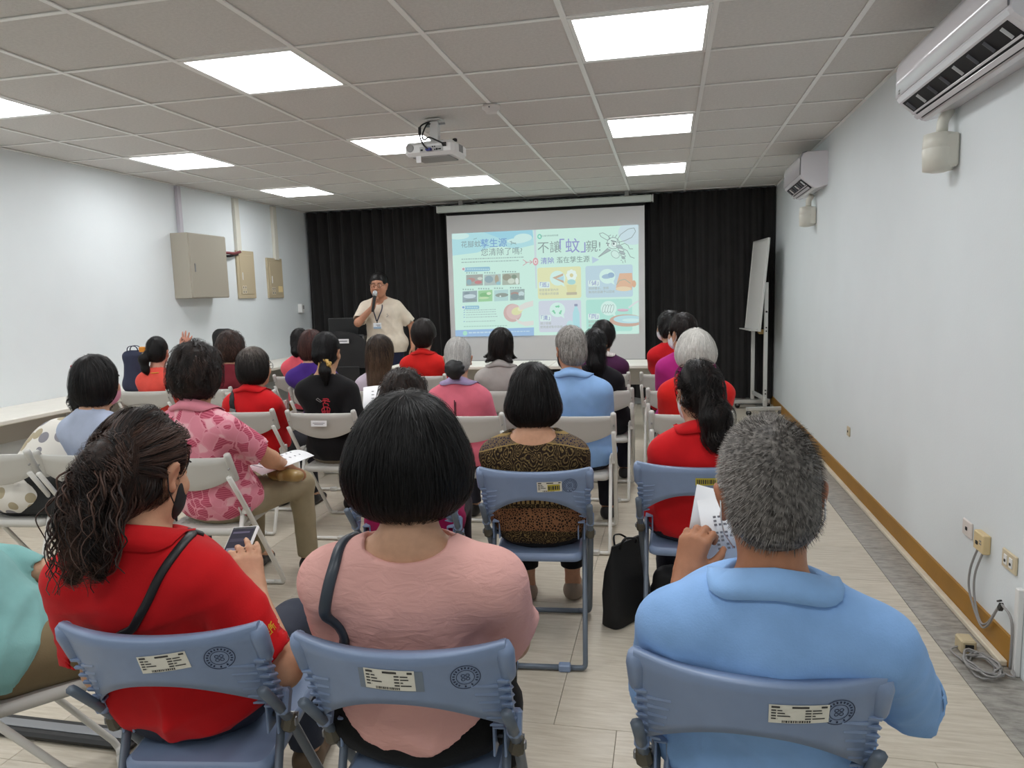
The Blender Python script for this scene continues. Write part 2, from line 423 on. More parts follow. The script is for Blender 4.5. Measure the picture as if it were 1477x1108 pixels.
# ---------------------------------------------------------------- hair
def hair_sdf(style, hs, seed=0, big=1.0):
    """hair mass in head-local scaled metres"""
    f = SDF(); E = lambda c, r, k=.02, mode='u', R=None: f.ell(np.array(c)*hs, np.array(r)*hs, R, k=k, mode=mode)
    C = lambda a, b, ra, rb, k=.02, mode='u': f.cone(np.array(a)*hs, np.array(b)*hs, ra*hs, rb*hs, k=k, mode=mode)
    cut = None; tail = None; b = big
    if style == 'crop':
        E((0,-.014,.036), (.083*b,.103,.104)); E((0,-.05,-.03), (.072,.062,.062), .03); cut = (.128, .075)
    elif style == 'short':
        E((0,-.016,.040), (.089*b,.108*b,.108*b)); E((0,-.052,-.03), (.080,.066,.075), .03); cut = (.125, .08)
    elif style in ('bob', 'bob_round'):
        E((0,-.016,.036), (.094*b,.110*b,.110*b), .02)
        E((0,-.030,-.040), (.104*b,.094*b,.090*b), .05)
        if style == 'bob_round': E((0,-.030,-.055), (.110*b,.090*b,.070*b), .04)
        cut = (.115, .088)
    elif style == 'bob_wide':
        E((0,-.016,.036), (.104*b,.112*b,.108*b), .02); E((0,-.028,-.012), (.126*b,.102*b,.080*b), .05); E((0,-.030,-.055), (.112*b,.088*b,.060*b), .04); cut = (.118, .090)
    elif style == 'flip':
        E((0,-.016,.036), (.092*b,.108*b,.108*b)); E((0,-.030,-.040), (.092*b,.088*b,.085*b), .04)
        for s in (-1,1): C((s*.075,-.02,-.080), (s*.122,-.03,-.082), .026, .006, .03)
        C((.06,-.07,-.09), (.10,-.11,-.11), .028, .008, .03); C((-.06,-.07,-.09), (-.09,-.11,-.115), .028, .008, .03); cut = (.115, .088)
    elif style == 'perm':
        E((0,-.018,.036), (.102*b,.116*b,.112*b)); E((0,-.036,-.030), (.106*b,.096*b,.088*b), .04); cut = (.118, .085)
    elif style == 'long':
        E((0,-.016,.036), (.090*b,.108*b,.108*b)); E((0,-.030,-.040), (.092*b,.090*b,.090*b), .04)
        C((0,-.060,-.08), (0,-.090,-.235), .078, .070, .05); C((.045,-.04,-.08), (.06,-.06,-.22), .05, .045, .04); C((-.045,-.04,-.08), (-.06,-.06,-.22), .05, .045, .04); cut = (.115, .088)
    else:   # tied back: close cap
        E((0,-.014,.036), (.085*b,.104*b,.106*b)); E((0,-.045,-.025), (.076*b,.070*b,.068*b), .03); cut = (.122, .078)
    cy, cr = cut
    f.ell(np.array((0,cy,-.035))*hs, np.array((cr,.100,.098))*hs, None, k=.012, mode='s')
    f.ell(np.array((0,cy+.01,-.09))*hs, np.array((cr,.13,.07))*hs, None, k=.012, mode='s')
    if style in ('crop', 'short', 'tied', 'pony', 'bun', 'curlypony', 'lowpony', 'sidepony', 'claw', 'scrunchie'):
        for s in (-1,1):   # clear the ears
            f.ell(np.array((s*.088,.006,-.020))*hs, np.array((.022,.036,.046))*hs, None, k=.008, mode='s')
    if style in ('pony', 'lowpony', 'scrunchie'):
        tail = np.array((0,-.105,-.035))*hs if style != 'scrunchie' else np.array((.02,-.095,-.062))*hs
        C((0,-.085,-.02), tail/hs, .05, .026, .03)
        if style == 'lowpony':
            C(tail/hs, (.012,-.135,-.09), .028, .056, .02); C((.012,-.135,-.09), (.02,-.125,-.17), .056, .054, .03); C((.02,-.125,-.17), (.025,-.11,-.225), .054, .020, .03)
        elif style == 'scrunchie':
            C(tail/hs, (.03,-.12,-.12), .022, .030, .02); C((.03,-.12,-.12), (.035,-.115,-.20), .030, .012, .03)
        else:
            C(tail/hs, (-.01,-.14,-.09), .022, .036, .02); C((-.01,-.14,-.09), (0,-.13,-.17), .036, .012, .03)
    elif style == 'sidepony':
        tail = np.array((-.055,-.088,-.005))*hs; C((-.03,-.08,0), tail/hs, .045, .022, .03)
        C(tail/hs, (-.078,-.115,-.05), .020, .036, .02); C((-.078,-.115,-.05), (-.070,-.11,-.14), .036, .028, .03); C((-.07,-.11,-.14), (-.05,-.10,-.185), .028, .008, .03)
    elif style == 'curlypony':
        tail = np.array((0,-.115,.005))*hs; C((0,-.08,.01), tail/hs, .05, .03, .03)
        for q in (((0,-.125,.02), (0,-.13,.01), .042, .045), ((-.01,-.125,-.03), (-.015,-.13,-.10), .042, .044), ((.0,-.125,-.10), (.0,-.12,-.165), .044, .030), ((.015,-.12,-.16), (.022,-.11,-.20), .028, .010), ((-.03,-.125,-.14), (-.040,-.12,-.21), .030, .012)): C(*q, .03)
    elif style == 'bun':
        tail = np.array((-.015,-.112,-.045))*hs; C((0,-.08,-.02), tail/hs, .05, .035, .03)
    elif style == 'claw':
        tail = np.array((0,-.10,-.03))*hs; C((0,-.08,-.02), tail/hs, .045, .03, .03); C(tail/hs, (0,-.118,-.085), .036, .040, .02); C((0,-.118,-.085), (0,-.105,-.125), .040, .018, .02)
    elif style == 'wavy':
        C((0,-.07,0), (.01,-.09,-.12), .07, .062, .04); C((.01,-.09,-.12), (.03,-.09,-.25), .062, .03, .04)
    if style in ('perm',):
        f.func(folds(seed+5, .016*hs, 95, 1.0, k=5))
    elif style == 'curlypony': f.func(folds(seed+5, .008, 60, 1.0, k=4))
    else: f.func(folds(seed+5, .003, 70, 1.0, k=3))
    return f, tail
def ringlets(hs, rng, tail, n=120):
    """thick curled locks spilling from the hair tie"""
    V = []; Q = []; T = []; K = 26; m = 5; o = 0
    for i in range(n):
        a = rng.uniform(0, 2*math.pi); r = math.sqrt(rng.uniform(.15, 1)); L = rng.uniform(.12, .25)*hs; t = np.linspace(0, 1, K)[:,None]
        st = np.array((math.cos(a)*.035*r, -.128+math.sin(a)*.022*r, rng.uniform(-.03,.035)))*hs; en = st+np.array((math.cos(a)*.030*r+rng.normal(0,.012), math.sin(a)*.016*r-.012+rng.normal(0,.01), 0))*hs
        c = st+(en-st)*t; c[:,2] -= L*t[:,0]**1.15; c[:,0] += math.cos(a)*.030*hs*np.sin(t[:,0]*math.pi); c[:,1] -= .022*hs*r*np.sin(t[:,0]*math.pi)
        w = rng.uniform(.004, .010)*(.35+t[:,0]); ph = rng.uniform(0, 6.3)+t[:,0]*L*rng.uniform(60, 120)
        c[:,0] += w*np.cos(ph); c[:,1] += w*np.sin(ph); c[:,2] += .3*w*np.sin(ph*1.3)
        tg = np.gradient(c, axis=0); tg /= np.linalg.norm(tg, axis=1, keepdims=True); s = np.cross(tg, (0,1,.2)); s /= np.linalg.norm(s, axis=1, keepdims=True)+1e-9; u = np.cross(s, tg)
        rad = rng.uniform(.0016, .0034)*np.linspace(1, .3, K)
        ring = np.stack([c+(s*math.cos(q)+u*math.sin(q))*rad[:,None] for q in np.arange(m)*2*math.pi/m], 1)
        V.append(ring.reshape(-1,3)); k = np.arange(K-1)[:,None]*m; j = np.arange(m)[None]; j2 = (j+1) % m
        Q.append((np.stack([k+j, k+j2, k+m+j2, k+m+j], 2).reshape(-1,4))+o); o += K*m; T.append(np.full(K*m, rng.uniform(0, 1)**1.3))
    return np.concatenate(V), np.concatenate(Q), np.concatenate(T)
def strands(f, style, hs, N, tail, width, rng, L=None, curl=0.0, lift=.006, dist=None):
    pts, q = f.mesh(.012*hs)
    if len(q) == 0: return None
    fc = pts[q].mean(1); ar = np.linalg.norm(np.cross(pts[q[:,1]]-pts[q[:,0]], pts[q[:,2]]-pts[q[:,0]]), axis=1)
    # roots mostly on the upper scalp and hair shell
    wgt = ar*np.where(fc[:,2] > -.06*hs, 1.0, .55); sel = rng.choice(len(fc), N, p=wgt/wgt.sum())
    P = fc[sel]+rng.normal(size=(N,3))*.004*hs; P = f.project(P, 0, 2)
    crown = np.array((.004,-.055,.125))*hs
    steps = {'crop': 2, 'short': 5, 'curlypony': 13, 'lowpony': 10}.get(style, 7); Ls = L if L else {'crop': .011, 'short': .05, 'bob': .10, 'bob_round': .11, 'perm': .055, 'flip': .10, 'long': .16, 'curlypony': .17, 'lowpony': .12}.get(style, .09)
    Ls = Ls*hs*rng.uniform(.65, 1.2, N); tgt = rng.uniform(-.001, lift, N)*hs; phase = rng.uniform(0, 6.28, N)
    fw = rng.normal(size=(N,3)); path = [P.copy()]; clump = None
    if style in ('curlypony', 'perm', 'wavy', 'lowpony'):      # locks: neighbouring strands curl together
        M = {'curlypony': 190, 'perm': 260}.get(style, 120); cs = P[rng.choice(N, M)]; clump = np.empty(N, int)
        for a in range(0, N, 1500): clump[a:a+1500] = np.argmin(((P[a:a+1500,None]-cs[None])**2).sum(2), 1)
        phase = rng.uniform(0, 6.28, M)[clump]+rng.normal(0, .15, N); fw = rng.normal(size=(M,3))[clump]+rng.normal(0, .25, (N,3)); tgt = (rng.uniform(-.002, lift, M)*hs)[clump]+rng.normal(0, .0008, N)
    for s in range(steps):
        d0, g = f.grad(P)
        if style == 'crop':
            w = np.cross(P-crown, np.array((0,0,1.0))); w /= np.linalg.norm(w, axis=1, keepdims=True)+1e-6
            D = g*.60+w*.32+(P-crown)/(.12*hs)*.50+fw*.13; D[:,2] -= .1
        else:
            out = P-crown; out /= np.linalg.norm(out, axis=1, keepdims=True)+1e-6
            D = out*.75+np.array((0,-.05,-.75))
            if tail is not None:
                to = tail-P; dist_t = np.linalg.norm(to, axis=1, keepdims=True); to = to/(dist_t+1e-6)
                D = np.where((P[:,2:3] > tail[2]-.02*hs) & (P[:,1:2] > tail[1]+.012*hs), to, np.array((0,0,-1.0)))
            D = D+fw*(.10 if style != 'perm' else .35)
            if curl:
                a = phase+s*(1.35 if style == 'curlypony' else 2.1); cw = curl*(1 if style != 'curlypony' else np.where(P[:,1:2] < -.112*hs, 1.7, .12)); D = D+cw*(np.stack([np.cos(a), np.sin(a)*.6, np.sin(a*1.3)*.5], 1))
            if style == 'flip': D = D+np.clip((-P[:,2:3]-.05*hs)/(.05*hs), 0, 1)*np.stack([np.sign(P[:,0]), -np.ones(N)*.6, .9*np.ones(N)], 1)*.9
            D = D-g*(D*g).sum(1, keepdims=True)*(.92 if style != 'curlypony' else np.where(P[:,1:2] < -.115*hs, .4, .92))
        D /= np.linalg.norm(D, axis=1, keepdims=True)+1e-9
        P = P+D*(Ls/steps)[:,None]
        if style != 'crop':
            d0, g = f.grad(P); P = P-g*np.clip(d0-tgt, -.02, .02)[:,None]*(.8 if style != 'curlypony' else np.where(P[:,1:2] < -.115*hs, .25, .8))
        path.append(P.copy())
    path = np.stack(path, 1); K = path.shape[1]
    _, g = f.grad(path[:,0]); tang = np.gradient(path, axis=1); side = np.cross(tang, (np.repeat(g[:,None], K, 1)+fw[:,None]*.25))
    side /= np.linalg.norm(side, axis=2, keepdims=True)+1e-9
    wd = (np.linspace(1, .25, K)*width)[None,:,None]
    V = np.stack([path-side*wd/2, path+side*wd/2], 2).reshape(N, K*2, 3)
    k = np.arange(K-1); q1 = np.stack([2*k, 2*k+1, 2*k+3, 2*k+2], 1); Q = (q1[None]+(np.arange(N)*K*2)[:,None,None]).reshape(-1, 4)
    tv = dist(rng, N, P) if dist else rng.uniform(0, 1, N)**2
    if clump is not None and not dist: tv = np.clip(rng.uniform(0, 1, clump.max()+1)[clump]**1.5+rng.normal(0, .1, N), 0, 1)
    tint = np.repeat(tv, K*2)
    return V.reshape(-1,3), Q, tint
# ---------------------------------------------------------------- people
SEATED = 'audience seated in rows before the screen'
def flat_strap(f, pts, w, th, m, name, parent, iso=.003, n=40):
    P = np.array(pts, float); t = np.linspace(0, len(P)-1, n); i = np.minimum(t.astype(int), len(P)-2); u = (t-i)[:,None]
    D = f.project(P[i]*(1-u)+P[i+1]*u, iso, 6)
    for _ in range(2): D[1:-1] = (D[:-2]+D[1:-1]*2+D[2:])/4
    D = f.project(D, iso, 2); _, g = f.grad(D, .006); tg = np.gradient(D, axis=0); tg /= np.linalg.norm(tg, axis=1, keepdims=True)+1e-9
    sd = np.cross(tg, g); sd /= np.linalg.norm(sd, axis=1, keepdims=True)+1e-9
    b = MB(); b.grid([[D[k]-sd[k]*w/2+g[k]*th*.2, D[k]-sd[k]*w*.35+g[k]*th, D[k]+sd[k]*w*.35+g[k]*th, D[k]+sd[k]*w/2+g[k]*th*.2, D[k]+sd[k]*w/2-g[k]*th, D[k]-sd[k]*w/2-g[k]*th] for k in range(n)], m, close=True)
    return b.build(name, parent)
def person(name_label, chair=None, loc=None, rz=0.0, head=(0,0,1.22), yaw=0, pitch=0, roll=0, hs=.94, shw=.148, fat=1.0, tall=1.0,
           skin=(205,158,128), shirt=('cloth', (200,30,35)), collar=None, sleeve=.72, slw=1.0, hem=.465, pants=(40,40,48), pants_to=.09, neckcut=0.0,
           hair='bob', hairc=((14,12,12),(38,30,27)), big=1.0, hfrac=None, hand=((.07,.30,.645),(-.07,.30,.645)), handR=None, handL=None,
           near=2, seed=1, mask=None, glasses=False, shoes=(40,38,38), back=0.0, stand=False, elbow_out=.22, lap=None, fold=.010, foldf=26, hstrand=None, thigh=1.0, parts=None, jaw=1.0, hemc=0, hipw=1.0, neckl=.150, leglen=.42, kn=.10):
    root = thing('person', name_label, 'person', loc, rz, SEATED if not stand else None)
    Rz = RZ(-rz); hl = Rz@(np.array(head, float)-np.array((loc[0], loc[1], 0)))
    Rh = RZ(yaw-rz)@RX(-pitch)@RY(roll)
    hz = hl[2]-(.146+.10*(big-1))*hs; hc = np.array((hl[0], hl[1], hz)); X = (Rh, hc)
    H = np.array((0,0,.535)) if not stand else np.array((0,0,.94))
    nb = hc+Rh@np.array((0,-.035,-.02))*hs+np.array((0,-.02,-neckl))*hs
    spine = nb-H; ch = H+spine*.66+np.array((0,.012+back,0)); wa = H+spine*.33+np.array((0,.012,0)); ft = fat
    sh = [nb+np.array((s*shw, .012, -.080)) for s in (1,-1)]
    hN, hF = {3: (.0105, .0055), 2: (.013, .0085), 1: (.017, .012)}[near]
    # ---- arms
    arms = []
    for i, s in enumerate((1,-1)):
        hd = (handR, handL)[i]; W = np.array(hand[i] if hd is None else hd['w'], float)
        pole = (s*elbow_out, -.30, -.9) if hd is None or 'pole' not in hd else hd['pole']
        El, W = bone2(sh[i], W, .285*tall, .245*tall, pole); arms.append((s, sh[i], El, W, hd))
    def torso(f, e, k=.05):
        up = 1.0
        f.ell(H+np.array((0,0,.015)), ((.172*ft+e*1.7), (.120*ft+e*2.0), .115+e*1.6), k=k)
        f.ell(wa, (.148*ft+e, .108*ft+e, .15+e), k=k+.03)
        f.ell(ch, (.152*ft*(.6+.4*shw/.15)+e, .106*ft+e, .155+e), k=k+.03)
        f.cone(nb+np.array((-shw*.80,.005,-.085)), nb+np.array((shw*.80,.005,-.085)), .050*ft**.5+e, k=k+.02)
        for s in (1,-1):
            f.cone(nb+np.array((s*.030,.0,.005)), nb+np.array((s*shw*.80,.004,-.060)), .040+e*.8, .046+e, k=.04)
    body = SDF(); torso(body, 0.0)
    body.cone(nb+np.array((0,.005,-.03)), hc+Rh@np.array((0,-.022,-.03))*hs, .056*hs*(1+.35*(ft-1)), .052*hs, k=.03)
    body.cone(nb+np.array((0,.03,-.02)), hc+Rh@np.array((0,.01,-.07))*hs, .045*hs, .042*hs, k=.03)
    head_ops(body, X, hs, jaw=jaw)
    fine = [(hc+np.array((0,.02,-.01)), .125*hs)]
    for s, S, El, W, hd in arms:
        body.cone(S, El, .044*ft**.5, .038*ft**.5, k=.03); body.cone(El, W, .039*ft**.5, .026, k=.02)
        d = nrm(W-El)
        if hd is None: fw, bk = np.array((-s*.35,.85,-.25)), np.array((s*.35,.1,1.0)); cu, th = (.45,.5,.55,.6), .4
        else: fw, bk = hd.get('f', d), hd.get('b', (0,0,1)); cu, th = hd.get('c', (.4,.45,.5,.55)), hd.get('t', .5)
        hand_ops(body, W, np.array(fw, float), np.array(bk, float), (-1 if s > 0 else 1) if hd is None or 'side' not in hd else hd['side'], cu, th, .96*tall, spread=.06 if hd is None else hd.get('sp', .06))
        if hd is not None or near > 1: fine.append((W+nrm(fw)*.085, .085))
    # ---- legs
    legs = []
    for s in (1,-1):
        hp = H+np.array((s*.088,.02,-.005))
        if stand: kn_, an = np.array((s*.10,.03,.50)), np.array((s*.11,-.02,.09))
        else:
            kn_ = np.array((s*kn,leglen,.495)); an = np.array((s*(kn+.01),leglen-.02+.03*(s>0),.085))
        legs.append((hp, kn_, an))
        body.cone(hp, kn_, .080*ft*thigh, .056*thigh, k=.03); body.cone(kn_, an, .052, .036, k=.02)
        body.cone(an, an+np.array((0,.13,-.045)), .034, .026, k=.02)
    P, Q = body.mesh(hN, fine, hF)
    lp = (P-hc)@Rh/hs
    lips = np.exp(-(((lp[:,0])/.020)**2+((lp[:,2]+.066)/.010)**2)**2)*(lp[:,1] > .07)
    tint = lips*.9+.25*np.exp(-((np.abs(lp[:,0])-.04)/.02)**2-((lp[:,2]+.03)/.02)**2)*(lp[:,1] > .05)+.35*(np.abs(lp[:,0]) > .079)*(np.abs(lp[:,2]) < .05)
    sk = skin_mat(skin)
    bo = bpy.data.objects.new('body', raw_mesh('body', P, Q, mats=[sk], tint=tint)); link(bo, root)
    # ---- trousers and shoes
    tr = SDF()
    tr.ell(H+np.array((0,0,-.005)), ((.172*ft+.010)*hipw, (.120*ft+.010)*(1+(hipw-1)*.6), .115+.04*(hipw-1)), k=.04)
    for hp, k_, an in legs:
        tr.cone(hp, k_, .092*ft*thigh, .070*thigh, k=.03)
        tr.cone(k_, np.array((an[0], an[1], pants_to-.03)) if pants_to > .2 else an, .068*thigh, .054 if pants_to < .2 else .062, k=.025)
    tr.func(folds(seed+11, .010, 34, .6)); tr.plane((0,0,-1), (0,0,pants_to))
    tr.plane((0,0,1), (0,0,H[2]+.085))
    P, Q = tr.mesh({3: .0125, 2: .014, 1: .017}[near])
    link(bpy.data.objects.new('trousers', raw_mesh('trousers', P, Q, mats=[pants if not isinstance(pants, tuple) else cloth('trousers_%d_%d_%d' % pants, pants)])), root)
    for (hp, k_, an), s in zip(legs, (1,-1)):
        b = SDF(); a0 = np.array((an[0], an[1], 0))
        b.ell(a0+np.array((0,-.01,.045)), (.042,.052,.055), k=.03); b.cone(a0+np.array((0,.02,.035)), a0+np.array((s*.008,.135,.026)), .042, .036, k=.04, asp=((0,0,1), .85))
        b.plane((0,0,-1), (0,0,.004)); P, Q = b.mesh(.010 if near > 1 else .013)
        o = bpy.data.objects.new('shoe', raw_mesh('shoe', P, Q, mats=[mat('shoe_%d_%d_%d' % shoes, shoes, .55)])); link(o, root)
    # ---- shirt
    g = SDF(); sl = SDF(); ends = []
    for s, S, El, W, hd in arms:          # sleeves first, cut and hollowed, then the trunk joins them
        full = sleeve > 1.05
        if full:
            t = sleeve-1; E2 = El+(W-El)*min(t, .97)
            sl.cone(S, El, .056*ft**.5*slw, .054*ft**.5*slw, k=.035); sl.cone(El, E2, .053*ft**.5*slw, .040*slw, k=.03)
        else:
            E2 = S+(El-S)*sleeve
            sl.cone(S, S+(El-S)*min(1, sleeve+.06), .056*ft**.5*slw, .059*ft**.5*slw, k=.035)
        d = nrm(E2-(El if full else S)); ends.append((E2, d, full))
    for E2, d, full in ends:
        sl.plane(d, E2, near=(E2+d*.06, .085))
        sl.cone(E2-d*.02, E2+d*.05, .043*ft**.5*slw if not full else .031*slw, k=.003, mode='s')
    torso(g, .014, .04)
    g.cone(nb+np.array((0,.004,-.10)), nb+np.array((0,.008,.004)), .078*hs*(1+.3*(ft-1)), .067*hs*(1+.3*(ft-1)), k=.03)
    if stand: g.ell(H+np.array((0,.01,-.07)), (.170*ft, .125*ft, .17), k=.06)
    g.join(sl, .020)
    if lap: g.ell(H+np.array((0,.10,.06)), (.17*ft,.14,.10), k=.05)
    if fold: g.func(folds(seed, fold*1.5, foldf, .5, zhi=nb[2]-.17, k=3)); g.func(folds(seed+3, fold*.7, foldf*2.0, .6, zhi=nb[2]-.09, k=3))
    g.func2(lambda x, y, z: hem+hemc*x*x-z)
    nc = nb+np.array((0,.012,.0)); ax = nrm(hc+Rh@np.array((0,-.01,-.05))-nb)
    g.cylcut(nc+ax*(.020-neckcut), ax, .074*hs*(1+.3*(ft-1))+.5*neckcut, .16)
    g.ell(nb+np.array((0,.075,-.02-neckcut*.3)), (.055+neckcut*.6,.05,.06), k=.006, mode='s')
    if neckcut > .025: g.ell(nb+np.array((0,-.035,.018+(.032-neckcut)*2.2)), (.060+neckcut*1.1,.05+neckcut*.3,.036+neckcut*.25), k=.006, mode='s')
    P, Q = g.mesh({3: .008, 2: .0105, 1: .0125}[near])
    sm = shirt[1] if shirt[0] == 'mat' else cloth('shirt_%d_%d_%d' % shirt[1], shirt[1])
    so = bpy.data.objects.new('shirt', raw_mesh('shirt', P, Q, mats=[sm])); link(so, root)
    # ---- polo collar: stands round the neck, folds over and rests on the shirt
    if collar is not None:
        n = 44; rows = []
        uu = nrm(np.cross((0,1,0), ax))*-1 if abs(ax[1]) < .99 else np.array((1.,0,0)); uu = np.array((1.,0,0)); vv = nrm(np.cross(ax, uu))
        for k in range(n+1):
            a = math.radians(108)+math.radians(324)*k/n; t = 1-abs(k/n*2-1)   # t=1 at the nape
            r = np.array((math.cos(a), math.sin(a)))
            dirv = uu*r[0]+vv*r[1]*1.05; c0 = nc+ax*(.010-.022*(1-t))+np.array((0,.012,0))*(1-t)
            dirn = uu*r[0]+vv*r[1]; rad = .060*hs*(1+.3*(ft-1))
            inner = c0+dirv*rad*1.02; top = c0+ax*.040+dirv*(rad*1.04); top2 = c0+ax*.039+dirv*(rad*1.04+.007)
            low = c0+dirv*(rad+.034+.014*(1-t)**2)-ax*(.016+.016*(1-t)**3)
            rows.append((inner, top, top2, low, dirv))
        lows = g.project(np.array([r[3] for r in rows]), .009, 3); mids = np.array([(r[2]+l)/2+nrm(r[4])*.006 for r, l in zip(rows, lows)])
        _, gg = g.grad(lows, .006); b = MB(); cm = collar if not isinstance(collar, tuple) else cloth('collar_%d_%d_%d' % collar, collar)
        b.grid([[r[0], (r[0]+r[1])/2, r[1], r[2], m_, l, l-gg[i]*.004, m_-nrm(r[4])*.006, r[1]-nrm(r[4])*.001] for i, (r, m_, l) in enumerate(zip(rows, mids, lows))], cm, close=True)
        b.build('collar', root)
    # ---- hair
    if hair:
        f, tail = hair_sdf(hair, hs, seed, big); Pn, Qn = f.mesh((.006, .0085, .0105)[3-near]*hs)
        rng = np.random.default_rng(seed); N = hstrand if hstrand is not None else (5500, 1700, 700)[3-near]
        if hair == 'crop': N = int(N*1.6)
        r = strands(f, hair, hs, N, tail, (.0014, .0022, .0032)[3-near], rng, curl={'perm': 1.1, 'curlypony': .9, 'wavy': .5, 'lowpony': .9}.get(hair, .12), lift={'perm': .014, 'curlypony': .014, 'lowpony': .020, 'wavy': .012, 'crop': .004, 'bun': .003}.get(hair, .006), dist=hfrac)
        V = Pn; QQ = Qn; tn = hfrac(rng, len(Pn), Pn)*.7 if hfrac else np.clip(rng.normal(.15, .1, len(Pn)), 0, 1)
        for r in (r, ringlets(hs, rng, tail) if hair == 'curlypony' else None):
            if r is not None: QQ = np.concatenate([QQ, r[1]+len(V)]); V = np.concatenate([V, r[0]]); tn = np.concatenate([tn, r[2]])
        V = V@Rh.T+hc
        link(bpy.data.objects.new('hair', raw_mesh('hair', V, QQ, mats=[hair_mat('%d_%d_%d' % hairc[1], *hairc)], tint=tn)), root)
    hp_ = lambda *p: hc+Rh@(np.array(p)*hs)
    if mask is not None:
        mk = SDF(); mk.ell(np.array((0,.036,-.045))*hs, np.array((.068*jaw,.070,.088))*hs, k=.03); mk.cone(np.array((0,.080,.0))*hs, np.array((0,.090,-.07))*hs, .022*hs, .024*hs, k=.05)
        mk.inter(lambda x, y, z: np.maximum(np.maximum(z+.012*hs, -z-.118*hs), .030*hs-y))
        P, Q = mk.mesh(.006 if near < 3 else .004); mm = mat('mask_%d_%d_%d' % mask, mask, .8)
        link(bpy.data.objects.new('face_mask', raw_mesh('face_mask', P@Rh.T+hc, Q, mats=[mm])), root)
        for s in (1,-1):
            b = MB()
            for z0, z1 in ((-.020,.020), (-.10,-.040)):
                b.tube([hp_(s*.062,.034,z0), hp_(s*.080,.010,(z0+z1)/2), hp_(s*.086,-.022,z1), hp_(s*.086,-.030,-.008)], .0016, mm, 5)
            b.build('ear_loop', root)
    if True:
        ew, ei = mat('eye_white', (232,228,222), .3), mat('eye_iris', (34,24,20), .2)
        for s in (1,-1):
            b = MB(); b.lathe([(.001,-.0098),(.007,-.007),(.0098,0),(.007,.007),(.001,.0098)], ew, c=hp_(s*.032,.0855,.004), n=14); b.lathe([(.0044,0),(.0042,.0012),(.001,.0016)], ei, c=hp_(s*.032,.0945,.004), R=Matrix(Rh.tolist())@rotx(-math.pi/2), n=12); b.build('eye', root)
            b = MB(); b.tube([hp_(s*.014,.103,.027), hp_(s*.032,.101,.033), hp_(s*.050,.090,.028)], [.0025,.0035,.002], ei, 6, flat=.7); b.build('eyebrow', root)
    if glasses:
        b = MB(); gm = mat('spectacle_metal', (60,58,58), .3, .6)
        for s in (1,-1):
            b.tube([hp_(s*(.033+.025*math.cos(t)), .108-.006*abs(math.cos(t)), .004+.019*math.sin(t)) for t in np.linspace(0, 2*math.pi, 17)], .0017, gm, 5)
            b.tube([hp_(s*.058,.100,.008), hp_(s*.078,.05,.010), hp_(s*.086,-.02,.004)], .0016, gm, 5)
        b.tube([hp_(-.008,.110,.006), hp_(0,.112,.009), hp_(.008,.110,.006)], .0016, gm, 5)
        b.build('spectacles', root)
    return dict(root=root, shirt=g, body=body, hc=hc, R=Rh, hs=hs, hp=hp_, nb=nb, sh=sh, arms=arms, legs=legs, H=H, tail=None if not hair else tail)
# ---------------------------------------------------------------- the room
CEIL = 2.684; XL, XR, YB, YF = -4.47, 1.735, -5.24, 6.2; CELL = .655
wallm = mat('wall_paint', (225,231,233), .55, bump=.15, bscale=90, var=.02, vscale=2, spec=.3, bdist=.003)
def simple(name, c, size, m, bevel=0): return MB().box(c, size, m, bevel=bevel).build(name)
struct(simple('wall_left', (XL-.05, (YB+YF)/2, CEIL/2+.05), (.1, YF-YB+.2, CEIL+.3), wallm))
struct(simple('wall_right', (XR+.05, (YB+YF)/2, CEIL/2+.05), (.1, YF-YB+.2, CEIL+.3), wallm))
struct(simple('wall_front', ((XL+XR)/2, YF+.05, CEIL/2+.05), (XR-XL+.2, .1, CEIL+.3), wallm))
struct(simple('wall_back', ((XL+XR)/2, YB-.05, CEIL/2+.05), (XR-XL+.2, .1, CEIL+.3), wallm))
def floor_mat(name, ca, cb, sc):
    m, nt, N, L, b = new_mat(name)
    g = N.new('ShaderNodeNewGeometry'); mp = N.new('ShaderNodeMapping'); mp.inputs['Scale'].default_value = sc
    oi = N.new('ShaderNodeObjectInfo'); ad = N.new('ShaderNodeVectorMath'); ad.operation = 'MULTIPLY_ADD'
    ad.inputs[1].default_value = (1,1,1); L.new(g.outputs['Position'], ad.inputs[0])
    cv = N.new('ShaderNodeCombineXYZ'); L.new(oi.outputs['Random'], cv.inputs[0]); L.new(cv.outputs[0], ad.inputs[2])
    L.new(ad.outputs[0], mp.inputs['Vector'])
    n = N.new('ShaderNodeTexNoise'); n.inputs['Scale'].default_value = 1; n.inputs['Detail'].default_value = 7; n.inputs['Roughness'].default_value = .65
    L.new(mp.outputs[0], n.inputs['Vector']); r = N.new('ShaderNodeValToRGB')
    r.color_ramp.elements[0].position = .33; r.color_ramp.elements[1].position = .62
    r.color_ramp.elements[0].color = lin(ca)+(1,); r.color_ramp.elements[1].color = lin(cb)+(1,)
    L.new(n.outputs['Fac'], r.inputs[0])
    m2 = N.new('ShaderNodeMix'); m2.data_type = 'RGBA'; m2.blend_type = 'MULTIPLY'; m2.inputs['Factor'].default_value = .10
    L.new(r.outputs[0], m2.inputs['A']); L.new(oi.outputs['Random'], m2.inputs['B']); L.new(m2.outputs['Result'], b.inputs['Base Color'])
    b.inputs['Roughness'].default_value = .32; b.inputs['Specular IOR Level'].default_value = .4; MATS[name] = m
    return m
tile_m = floor_mat('vinyl_cream', (190,179,160), (212,203,187), (6, 60, 1)); border_m = floor_mat('vinyl_grey', (128,124,118), (176,172,164), (14, 40, 1))
floor = struct(simple('floor', ((XL+XR)/2, (YB+YF)/2, -.056), (XR-XL+.1, YF-YB+.1, .1), mat('floor_joint', (92,84,72), .8)))
TS = .489; cache = {}
